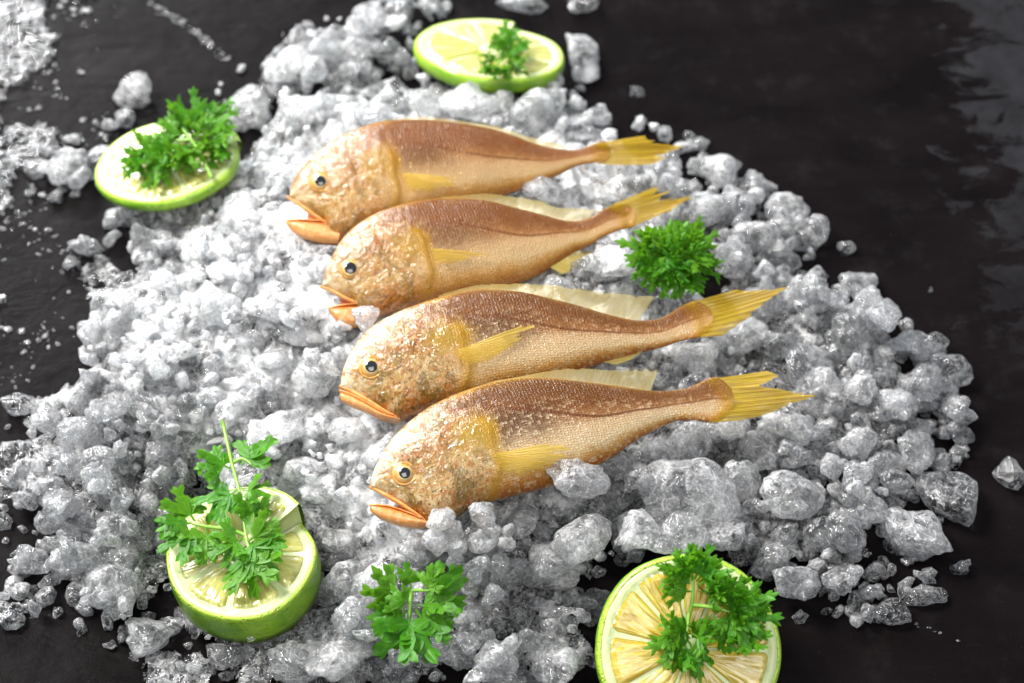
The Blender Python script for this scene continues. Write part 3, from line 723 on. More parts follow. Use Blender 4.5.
# ------------------------------------------------------------------ parsley
def leaf_mesh(rng, base, dr, nr, size, teeth=3, curl=0.5, broad=1.0, lobes=5):
    """One leaflet: a short stalk that opens into lobes, every lobe cut into teeth."""
    V, Fs, lt, le = [], [], [], []
    def strip(p, d, nn, L, w, wp, bend, twist, seg=5, t0=0.0, t1=1.0):
        d = d.normalized(); side = d.cross(nn).normalized(); nn = side.cross(d).normalized()
        st = len(V); ends = []
        for i in range(seg + 1):
            t = i / seg
            ww = w * np.interp(t, *wp)
            fold = 0.35 * ww
            V.extend([p - side * ww + nn * fold, p - nn * 0.0, p + side * ww + nn * fold])
            lt.extend([t0 + (t1 - t0) * t] * 3); le.extend([1, 0, 1])
            ends.append((p.copy(), d.copy(), nn.copy()))
            if i < seg:
                rot = Matrix.Rotation(bend / seg, 3, side); d = (rot @ d).normalized(); nn = (rot @ nn).normalized()
                rot2 = Matrix.Rotation(twist / seg, 3, d); nn = rot2 @ nn; side = d.cross(nn).normalized()
                p = p + d * (L / seg)
        for i in range(seg):
            for j in (0, 1):
                a = st + i * 3 + j
                Fs.append((a, a + 3, a + 4, a + 1))
        return ends
    nr = (nr - dr * nr.dot(dr)).normalized()
    stalk = strip(base, dr, nr, size * 0.22, size * 0.028, ([0, 1], [1, 1]), rng.uniform(-0.2, 0.2), 0, 3, 0, 0.2)
    p, d, nn = stalk[-1]
    angs = np.linspace(-78, 78, lobes)
    for a in angs:
        a_ = rad(a + rng.uniform(-9, 9))
        dd = Matrix.Rotation(a_, 3, nn) @ d
        tilt = rng.uniform(-0.5, 0.5) * curl
        dd = (dd + nn * tilt).normalized()
        ln = size * (0.50 - 0.12 * abs(a) / 78) * rng.uniform(0.85, 1.15)
        lobe = strip(p, dd, nn, ln, size * 0.105 * broad, ([0, 0.25, 0.7, 1], [0.25, 0.7, 1.0, 0.75]), rng.uniform(-1.0, 0.5) * curl, rng.uniform(-0.6, 0.6) * curl, 5, 0.2, 0.6)
        for (idx, sgs) in ((2, (-1, 1)), (3, (-1, 1)), (5, (-1, 0, 1))):
            q, qd, qn = lobe[idx]
            for sg in sgs:
                ta = rad(sg * (48 if idx < 4 else 36) + rng.uniform(-10, 10))
                td = Matrix.Rotation(ta, 3, qn) @ qd
                td = (td + qn * rng.uniform(-0.5, 0.6) * curl).normalized()
                tl = size * (0.20 if idx < 5 else 0.25) * rng.uniform(0.75, 1.2) * (1.15 if sg == 0 else 1)
                strip(q, td, qn, tl, size * 0.066 * broad, ([0, 0.3, 0.65, 0.88, 1], [0.75, 1.0, 0.85, 0.5, 0.06]), rng.uniform(-1.1, 0.8) * curl, rng.uniform(-0.5, 0.5) * curl, 4, 0.6, 1.0)
    return np.array([tuple(x) for x in V]), Fs, lt, le

def sprig(label, frame, z_lift, stems, leaves, size_px, seed, curl, broad=1.0, lobes=5, stem_r=0.75):
    """frame: (origin, normal) of the plane the sprig lies on; pixel traces give the layout on it."""
    rng = random.Random(seed)
    O, nz = frame; nz = nz.normalized(); O = O + nz * z_lift
    P = lambda px, py, h=0.0: on_plane(px, py, O, nz) + nz * h
    allp = [P(l[0], l[1]) for l in leaves]
    c = sum(allp, Vector()) / len(allp)
    base = c - nz * z_lift
    root = thing('parsley_sprig', label, 'parsley', base)
    for st in stems:
        pts = [P(q[0], q[1], (q[2] if len(q) > 2 else 0) * MM) - base for q in st]
        cc = catmull([tuple(q) for q in pts], 14)
        r0 = stem_r * MM
        TV, TF = tube([Vector(q) for q in cc], [r0 * (1 - 0.35 * i / 13) for i in range(14)], 8)
        mesh_obj('stem', [tuple(q) for q in TV], TF, M_STEM, root)
    if curl > 0.9:   # bushy sprigs: fill in between the main leaflets
        leaves = leaves + [(l[0] + rng.uniform(-6, 6), l[1] + rng.uniform(-5, 5), l[2] + rng.uniform(-45, 45), l[3] * rng.uniform(0.65, 0.85), (l[4] if len(l) > 4 else 3) * rng.uniform(0.3, 1.1), rng.uniform(0, 0.7)) for l in leaves]
    ppm = (P(leaves[0][0] + 10, leaves[0][1]) - P(leaves[0][0], leaves[0][1])).length / 10
    for l in leaves:
        px, py, ang, sz = l[:4]; h = (l[4] if len(l) > 4 else 0) * MM
        b = P(px, py, h)
        e = P(px + 20 * math.cos(rad(ang)), py - 20 * math.sin(rad(ang)), h)
        dr = (e - b).normalized()
        lift = (l[5] if len(l) > 5 else 0.15)
        dr = (dr + nz * lift).normalized()
        nn = (nz + Vector((rng.uniform(-1, 1), rng.uniform(-1, 1), rng.uniform(-1, 1))) * 0.35).normalized()
        V, Fs, lt, le = leaf_mesh(rng, b - base, dr, nn, sz * ppm, 3, curl, broad, lobes)
        o = mesh_obj('leaf', V, Fs, M_CURLY, root, attrs={'lt': lt, 'le': le}); o['tone'] = rng.random() ** 1.5 * 0.85
    return root
def lf(i): c, fr, Rr, T = lime_frames[i]; return (c, fr[2])
sprig('curly parsley sprig lying on the thin lime slice at the left', lf(0), 0.003,
      [[(212, 178, 0), (200, 158, 4), (186, 143, 7)], [(192, 150, 5), (172, 152, 5), (158, 158, 4)]],
      [(190,145,100,42,6,.15),(200,142,60,44,6,.15),(205,146,25,42,6,.1),(180,146,135,40,5,.15),(208,150,-20,38,5,.1),(214,150,-60,34,4,.1),(186,150,160,34,6,.3),
       (162,165,160,38,4,.1),(158,168,205,38,4,.05),(164,170,250,36,4,.05),(170,166,100,32,5,.2),(185,160,300,36,5,.1),(192,158,270,36,5,.1),(175,162,230,34,5,.3),(200,134,90,38,7,.3),(214,134,40,34,6,.2),(150,166,185,32,3,.05)],
      0, 11, 1.0, 0.85)
sprig('tiny curly parsley tuft on the lime slice behind the fish', lf(1), 0.002,
      [[(510, 50, 2), (503, 62, 3), (495, 74, 3)]],
      [(505,52,80,26,4,.5),(508,52,40,24,4,.4),(502,55,120,24,4,.4),(512,56,-10,24,4,.4),(498,72,170,26,4,.3),(498,76,220,26,4,.3),(502,78,270,24,4,.3),(508,76,-40,26,4,.3),(506,70,10,24,5,.4),(500,66,100,24,6,.6),(505,64,60,20,7,.8)],
      0, 12, 1.0, 0.9)
sprig('flat leafy parsley sprig with long stem lying on the thick lime end', lf(2), 0.004,
      [[(227, 437, 10), (231, 455, 9), (236, 478, 7), (243, 505, 5), (247, 540, 3)], [(247, 540, 3), (230, 537, 5), (210, 536, 6), (192, 532, 6)], [(247, 540, 3), (250, 552, 3), (252, 560, 3)], [(236, 474, 7), (246, 470, 7), (258, 478, 7)]],
      [(234,480,160,40,7,.1),(244,476,40,46,7,.2),(240,498,215,48,5,.1),(245,500,-10,34,6,.3),(198,531,125,44,6,.3),(200,536,215,48,6,.0),(192,533,172,36,6,.1),(210,536,250,44,5,.0),(247,545,-45,50,3,.1),(249,548,25,42,4,.3),(251,556,-88,52,3,.0),(245,545,205,40,4,.1),(252,530,75,34,5,.5)],
      0, 13, 0.5, 1.2)
sprig('bushy curly parsley sprig on the amber fleshed lime slice', lf(3), 0.004,
      [[(684, 625, 1), (690, 607, 4), (691, 590, 6), (690, 574, 7)], [(690, 605, 4), (710, 608, 6), (730, 613, 7)], [(688, 612, 3), (686, 628, 4), (684, 640, 4)]],
      [(690,582,100,44,7,.3),(692,580,65,44,7,.3),(688,585,145,40,6,.3),(696,586,30,42,7,.4),(690,592,180,34,6,.3),(700,592,5,40,8,.6),(720,606,50,42,8,.4),(728,608,20,46,8,.4),(732,614,-10,46,7,.3),(724,616,-50,46,6,.2),(712,616,-80,40,6,.2),(738,625,-65,42,5,.2),(742,612,60,34,7,.5),(684,636,200,44,4,.1),(686,640,245,44,4,.1),(688,642,290,42,4,.1),(690,634,330,36,5,.3),(684,632,165,34,5,.3),(715,600,90,36,9,.8)],
      0, 14, 0.95, 0.9)
sprig('small parsley sprig alone on the ice at the front, between two limes', (at(415, 620, 0.022), Vector((0, -0.45, 0.9))), 0.004,
      [[(398, 600, 1), (412, 592, 3), (430, 592, 3)], [(412, 592, 3), (410, 612, 4), (408, 630, 3)]],
      [(412,590,100,28,4,.2),(402,595,172,44,3,.15),(399,600,215,30,2,.1),(427,594,12,48,4,.2),(431,599,-35,42,3,.15),(424,592,50,30,5,.4),
       (411,612,262,66,4,.1),(408,611,225,46,3,.1),(416,611,-52,50,4,.15),(418,606,-12,40,4,.3),(410,606,160,30,6,.5)],
      0, 15, 0.65, 1.25)
rb = random.Random(4)
sprig('round curly parsley head alone on the ice by the fish tails', (at(675, 265, 0.040), Vector((0.05, -0.55, 0.85))), 0.003,
      [[(672, 275, -2), (674, 268, 2), (676, 262, 5)]],
      [(672 + rb.uniform(8, 20) * math.cos(rad(a)), 260 - rb.uniform(6, 16) * math.sin(rad(a)), a + rb.uniform(-25, 25), rb.uniform(28, 42) * (1.08 if abs(math.cos(rad(a))) > .6 else .95), rb.uniform(2, 6), rb.uniform(.05, .4)) for a in range(0, 360, 24)] +
      [(674 + rb.uniform(-12, 12), 262 + rb.uniform(-10, 10), rb.uniform(0, 360), rb.uniform(22, 34), rb.uniform(6, 10), rb.uniform(.4, 1.2)) for a in range(14)],
      0, 16, 1.0, 0.85)
# bounding ellipses (pixels) of the sprigs that lie directly on ice, so that no lump buries them
keepout = [(415, 620, 42, 48), (674, 258, 50, 44)]

# ------------------------------------------------------------------ ice: base mound (one stuff mesh)
XS0, XS1, YS0, YS1, RES = -0.26, 0.26, -0.22, 0.26, 0.0008
gx = np.arange(XS0, XS1, RES); gy = np.arange(YS0, YS1, RES)
GX, GY = np.meshgrid(gx, gy, indexing='ij')
nprng = np.random.default_rng(3)
def fbm(scale, octv, seed):
    """value noise on the grid"""
    r = np.random.default_rng(seed); out = np.zeros(GX.shape); amp = 1.0
    for o in range(octv):
        s = scale * 2 ** o
        T = r.random((256, 256))
        X = (GX - XS0) * s + r.random() * 40; Y = (GY - YS0) * s + r.random() * 40
        i, j = np.floor(X).astype(int), np.floor(Y).astype(int); fx, fy = X - i, Y - j
        fx = fx * fx * (3 - 2 * fx); fy = fy * fy * (3 - 2 * fy)
        a = T[i % 256, j % 256]; b = T[(i + 1) % 256, j % 256]; c = T[i % 256, (j + 1) % 256]; d = T[(i + 1) % 256, (j + 1) % 256]
        out += amp * ((a * (1 - fx) + b * fx) * (1 - fy) + (c * (1 - fx) + d * fx) * fy - 0.5); amp *= 0.5
    return out
def poly_dist(poly):
    """signed distance (m) inside the polygon given as ground points"""
    P = np.array(poly); n_ = len(P); D = np.full(GX.shape, 1e9)
    for i in range(n_):
        a, b = P[i], P[(i + 1) % n_]; ab = b - a
        t = np.clip(((GX - a[0]) * ab[0] + (GY - a[1]) * ab[1]) / (ab @ ab), 0, 1)
        D = np.minimum(D, np.hypot(GX - a[0] - t * ab[0], GY - a[1] - t * ab[1]))
    ins = inpoly(GX, GY, [tuple(p) for p in P])
    return np.where(ins, D, -D)
MOUND_PX = [(84,400),(82,330),(95,300),(140,285),(135,215),(215,175),(262,120),(330,95),(400,95),(430,85),(560,95),(600,115),(640,150),(700,190),(700,240),(690,280),(740,340),(740,400),(730,450),(700,500),(680,530),(640,530),(560,590),(470,600),(440,683),(330,683),(335,610),(330,560),(250,660),(180,620),(200,480),(150,470),(110,440)]
mound_xy = [tuple(at(x, y, 0.006))[:2] for x, y in MOUND_PX]
sd = poly_dist(mound_xy) + 0.010 * fbm(60, 4, 1)
snow_xy = [tuple(at(x, y, 0.012))[:2] for x, y in [(100,390),(110,310),(160,280),(170,225),(260,190),(300,120),(560,120),(640,200),(700,330),(560,520),(480,560),(330,560),(300,470),(180,450)]]
sd2 = poly_dist(snow_xy) + 0.012 * fbm(45, 3, 2)
wet_px = [[(0,440),(70,390),(160,430),(190,480),(170,560),(165,620),(130,660),(100,610),(0,622)],
          [(160,650),(330,570),(450,540),(600,505),(700,540),(600,560),(590,690),(140,690)],
          [(640,140),(700,150),(770,195),(800,270),(850,300),(920,345),(935,420),(900,500),(880,560),(830,590),(780,590),(700,545),(640,520),(640,400),(740,330),(690,230)],
          [(215,85),(330,10),(440,0),(410,60),(440,100),(590,95),(615,130),(420,130),(300,130),(230,130)]]
nzw = fbm(55, 4, 31)
sd3 = np.full(GX.shape, -1.0)
for wp in wet_px:
    sd3 = np.maximum(sd3, poly_dist([tuple(at(x, y, 0.004))[:2] for x, y in wp]) + 0.030 * nzw - 0.008)
# slush smeared over the left slate, partly standing in for reflections on meltwater
PXg, PYg = pix_np(np.stack([GX.ravel(), GY.ravel(), np.zeros(GX.size)], 1)); PXg = PXg.reshape(GX.shape); PYg = PYg.reshape(GX.shape)
nzs = fbm(38, 5, 41)
slush_w = np.clip(1 - (PXg + 0.10 * PYg) / 130, -1, 1)
sl = nzs * 1.25 + 0.40 * slush_w - 0.40 - 0.5 * sm(360, 440, PYg) + 0.25 * sm(0, 25, 60 - np.hypot(PXg - 60, (PYg - 165) * 1.2)) * 0.6
sl = np.where((PXg < 140) & (PYg < 440), sl, -1)
sd4 = sl * 0.02
HM = 0.013 * sm(0.0, 0.022, sd) + 0.013 * sm(-0.004, 0.05, sd2)
HM += np.where(sd > 0, 0.005 * fbm(70, 3, 5) * sm(0, 0.02, sd), 0)
HM = np.maximum(HM, 0.0055 * sm(0.0, 0.012, sd3))
HM = np.maximum(HM, 0.0012 * sm(0.0, 0.004, sd4))
mask = (sd > 0.0008) | (sd3 > 0.0004) | (sd4 > 0.0002)
SNOW = 0.30 + 0.35 * sm(0.0, 0.02, sd) * (1 - 0.6 * sm(-0.02, 0.10, GX)) + 0.65 * sm(-0.01, 0.02, sd2) * (1 - 0.5 * sm(0.0, 0.08, GX))
SNOW = np.where(sd > 0, SNOW, np.where(sd4 > 0, 0.06, 0.22 + 0.12 * sm(0, 0.02, sd3))) + 0.3 * fbm(90, 3, 77)
SNOW = np.clip(SNOW, 0.08, 1.5)
base_h = HM.copy()
# faceted grains pressed into the surface
NGR = 13000
idx = np.argwhere(mask)
for q in range(NGR):
    i, j = idx[nprng.integers(len(idx))]
    rr = nprng.choice([0.0016, 0.0024, 0.0036, 0.0055, 0.0085], p=[0.14, 0.25, 0.27, 0.22, 0.12])
    if sd4[i, j] > 0 and sd[i, j] < 0 and sd3[i, j] < 0: rr = min(rr, 0.0020)
    elif sd[i, j] < 0: rr = min(rr, 0.0055)
    w = int(rr * 1.5 / RES) + 1
    i0, i1, j0, j1 = max(0, i - w), min(len(gx), i + w + 1), max(0, j - w), min(len(gy), j + w + 1)
    dx = GX[i0:i1, j0:j1] - gx[i]; dy = GY[i0:i1, j0:j1] - gy[j]
    hh = np.full(dx.shape, 1.0)
    tilt = nprng.normal(0, 0.38, 2)
    hh = rr * 0.55 + dx * tilt[0] + dy * tilt[1]
    a0 = nprng.random() * 6.28
    for kk in range(6):
        a = a0 + kk * 1.05 + nprng.normal(0, 0.25)
        dist = rr * (0.65 + 0.5 * nprng.random())
        hh = np.minimum(hh, (dist - (dx * np.cos(a) + dy * np.sin(a))) * (1.3 + 1.4 * nprng.random()))
    zc = base_h[i, j] + nprng.uniform(-0.45, 0.25) * rr
    HM[i0:i1, j0:j1] = np.where(mask[i0:i1, j0:j1], np.maximum(HM[i0:i1, j0:j1], zc + hh), HM[i0:i1, j0:j1])
HM += np.where(mask, 0.0007 * fbm(420, 2, 9), 0)
# sink the mound under everything that lies on it
allpts = np.vstack(fish_pts)
ii = np.clip(((allpts[:, 0] - XS0) / RES).astype(int), 1, len(gx) - 2); jj = np.clip(((allpts[:, 1] - YS0) / RES).astype(int), 1, len(gy) - 2)
cap = np.full(GX.shape, 1.0)
for di in (-1, 0, 1):
    for dj in (-1, 0, 1):
        np.minimum.at(cap, (ii + di, jj + dj), allpts[:, 2] + 0.0005)
HM = np.where(mask, np.minimum(HM, np.maximum(cap, 0.001)), 0)
# no grain may stand in front of a fish flank or a lime face
def blocked(px, py, grow=0):
    b = np.zeros(np.shape(px), bool)
    for poly in fish_polys + lime_px: b |= inpoly(px, py, poly)
    return b
PP = np.stack([GX.ravel(), GY.ravel(), HM.ravel()], 1)
def mound_mesh():
    idm = -np.ones(GX.shape, int); keep = mask & (HM > 0.0006)
    q = keep[:-1, :-1] & keep[1:, :-1] & keep[1:, 1:] & keep[:-1, 1:]
    use = np.zeros_like(keep); use[:-1, :-1] |= q; use[1:, :-1] |= q; use[1:, 1:] |= q; use[:-1, 1:] |= q
    ids = np.argwhere(use); idm[use] = np.arange(len(ids))
    jx = nprng.normal(0, RES * 0.12, (len(ids), 2))
    V = np.stack([GX[use] + jx[:, 0], GY[use] + jx[:, 1], HM[use]], 1)
    # edge of the sheet drops to the slate
    qi = np.argwhere(q)
    Fc = np.stack([idm[qi[:, 0], qi[:, 1]], idm[qi[:, 0] + 1, qi[:, 1]], idm[qi[:, 0] + 1, qi[:, 1] + 1], idm[qi[:, 0], qi[:, 1] + 1]], 1)
    o = mesh_obj('crushed_ice', V, Fc, M_CRUSH, attrs={'snow': SNOW[use]})
    o['kind'] = 'stuff'; o['label'] = 'bed of fine white crushed ice heaped under the fish'; o['category'] = 'ice'
mound_mesh()

# ------------------------------------------------------------------ ice: separate lumps
def ico(sub):
    import bmesh
    bm = bmesh.new(); bmesh.ops.create_icosphere(bm, subdivisions=sub, radius=1.0)
    V = np.array([v.co[:] for v in bm.verts]); Fc = np.array([[v.index for v in f.verts] for f in bm.faces]); bm.free()
    return V, Fc
ICO4 = ico(5); ICO2 = ico(3); ICO1 = ico(2)
def lump_shape(seed, base, cuts, sharp, rough, squash, facet=0.9):
    r = np.random.default_rng(seed); V, Fc = base; V = V.copy()
    for c in range(cuts):
        n_ = r.normal(size=3); n_ /= np.linalg.norm(n_); dd = r.uniform(0.5, 0.85)
        ex = V @ n_ - dd * facet; V -= np.outer(np.where(ex > 0, ex * sharp, 0), n_)
    off = Vector(r.random(3) * 50)
    out = []
    for p in V:
        pv = Vector(p)
        f = 1 + rough * (0.70 * mnoise.noise(pv * 1.2 + off) + 0.40 * mnoise.noise(pv * 2.3 + off) + 0.22 * mnoise.noise(pv * 4.6 + off) + 0.09 * mnoise.noise(pv * 10 + off) + 0.045 * mnoise.noise(pv * 20 + off))
        out.append(p * f)
    V = np.array(out) * np.array(squash)
    return V, Fc
def ice_mesh(V, Fc):
    o = mesh_obj('ice_lump', V, Fc, M_ICE); me = o.data; bpy.data.objects.remove(o); return me
LUMPS = [ice_mesh(*lump_shape(100 + s, ICO4, 8, 0.86, 0.42, (1, 0.78 + 0.02 * s, 0.62 + 0.02 * (s % 4)))) for s in range(9)]
SLABS = [ice_mesh(*lump_shape(200 + s, ICO4, 14, 0.95, 0.38, (1, 0.8, 0.36))) for s in range(4)]
LONGS = [ice_mesh(*lump_shape(300 + s, ICO4, 8, 0.9, 0.36, (1, 0.55, 0.48))) for s in range(4)]
ROUND = [ice_mesh(*lump_shape(400 + s, ICO4, 4, 0.7, 0.26, (1, 0.72, 0.55))) for s in range(4)]
def cluster(seed):
    r = np.random.default_rng(seed); VV, FF = [], []; off = 0
    for q in range(int(r.integers(4, 8))):
        V, Fc = lump_shape(seed * 31 + q, ICO2, 9, 1.0, 0.34, (1, 0.85, 0.8), 0.85)
        sc = r.uniform(0.42, 0.72); c = r.normal(size=3) * (0.50, 0.42, 0.26)
        VV.append(V * sc + c); FF.append(Fc + off); off += len(V)
    o = mesh_obj('tmp', np.vstack(VV), np.vstack(FF), M_ICE)
    m = o.modifiers.new('r', 'REMESH'); m.mode = 'VOXEL'; m.voxel_size = 0.035
    dg = bpy.context.evaluated_depsgraph_get(); dg.update()
    me = bpy.data.meshes.new_from_object(o.evaluated_get(dg)); bpy.data.objects.remove(o)
    me.name = 'ice_lump'
    me.polygons.foreach_set('use_smooth', [True] * len(me.polygons))
    if not me.materials: me.materials.append(M_ICE)
    return me
CLUST = [cluster(500 + s) for s in range(6)]
KINDS = {'lump': LUMPS, 'slab': SLABS, 'long': LONGS, 'round': ROUND, 'clump': CLUST}
FLAT = {'lump': 0.68, 'slab': 0.36, 'long': 0.48, 'round': 0.55, 'clump': 0.6}

HG = HM.copy()                      # running height of the heap
kdall = KDTree(len(allpts))
for i, p in enumerate(allpts): kdall.insert(Vector(p), i)
kdall.balance()
def gidx(x, y): return int((x - XS0) / RES), int((y - YS0) / RES)
def settle(x, y, a, b):
    """height at which a lump of radius a comes to rest"""
    i, j = gidx(x, y); w = max(1, int(a * 0.7 / RES))
    s = HG[max(0, i - w):i + w + 1, max(0, j - w):j + w + 1]
    return float(np.percentile(s, 62)) if s.size else 0.0
def raise_heap(x, y, z, a, b):
    i, j = gidx(x, y); w = int(a / RES) + 1
    i0, i1, j0, j1 = max(0, i - w), min(len(gx), i + w + 1), max(0, j - w), min(len(gy), j + w + 1)
    if i1 <= i0 or j1 <= j0: return
    r2 = ((GX[i0:i1, j0:j1] - x) ** 2 + (GY[i0:i1, j0:j1] - y) ** 2) / (a * 0.85) ** 2
    top = z + b * np.sqrt(np.clip(1 - r2, 0, 1))
    HG[i0:i1, j0:j1] = np.where(r2 < 1, np.maximum(HG[i0:i1, j0:j1], top), HG[i0:i1, j0:j1])
irng = random.Random(77)
n_lumps = 0
def put_ice(px, py, wpx, kind, frost, label, group, roll=None, manual=False, tilt=0.35, z=None, sink=0.0):
    global n_lumps
    p = at(px, py, 0.01)
    a = wpx * (p - CAM).length / LENS * 36 / W / 2
    b = a * FLAT[kind]
    for _ in range(3):
        zb = settle(p.x, p.y, a, b) if z is None else z - b
        zc = zb + b * (0.72 - sink)
        p = at(px, py, zc)
    if not (XS0 + 0.01 < p.x < XS1 - 0.01 and YS0 + 0.01 < p.y < YS1 - 0.01): return False
    if not manual:
        if blocked(px, py): return False
        for (kx, ky, rx, ry) in keepout:
            if ((px - kx) / rx) ** 2 + ((py - ky) / ry) ** 2 < 1: return False
        if kdall.find(p)[2] < a * 0.62: return False
        if zc > 0.055: return False
    o = bpy.data.objects.new('ice_lump', irng.choice(KINDS[kind])); COL.objects.link(o)
    o.location = p
    if roll is None: roll = irng.uniform(0, 6.28)
    else: roll = math.atan2(math.sin(rad(roll)) / math.sin(ELEV), math.cos(rad(roll)))
    e = Matrix.Rotation(irng.gauss(0, tilt), 3, 'X') @ Matrix.Rotation(irng.gauss(0, tilt), 3, 'Y') @ Matrix.Rotation(roll, 3, 'Z')
    o.rotation_euler = e.to_euler()
    s = a / (0.92 if kind != 'clump' else 1.02)
    o.scale = (s, s * irng.uniform(0.9, 1.1), s * irng.uniform(0.9, 1.1))
    o['frost'] = float(frost); o['label'] = label; o['category'] = 'ice lump'
    if group: o['group'] = group
    raise_heap(p.x, p.y, zc, a, b)
    n_lumps += 1
    return True

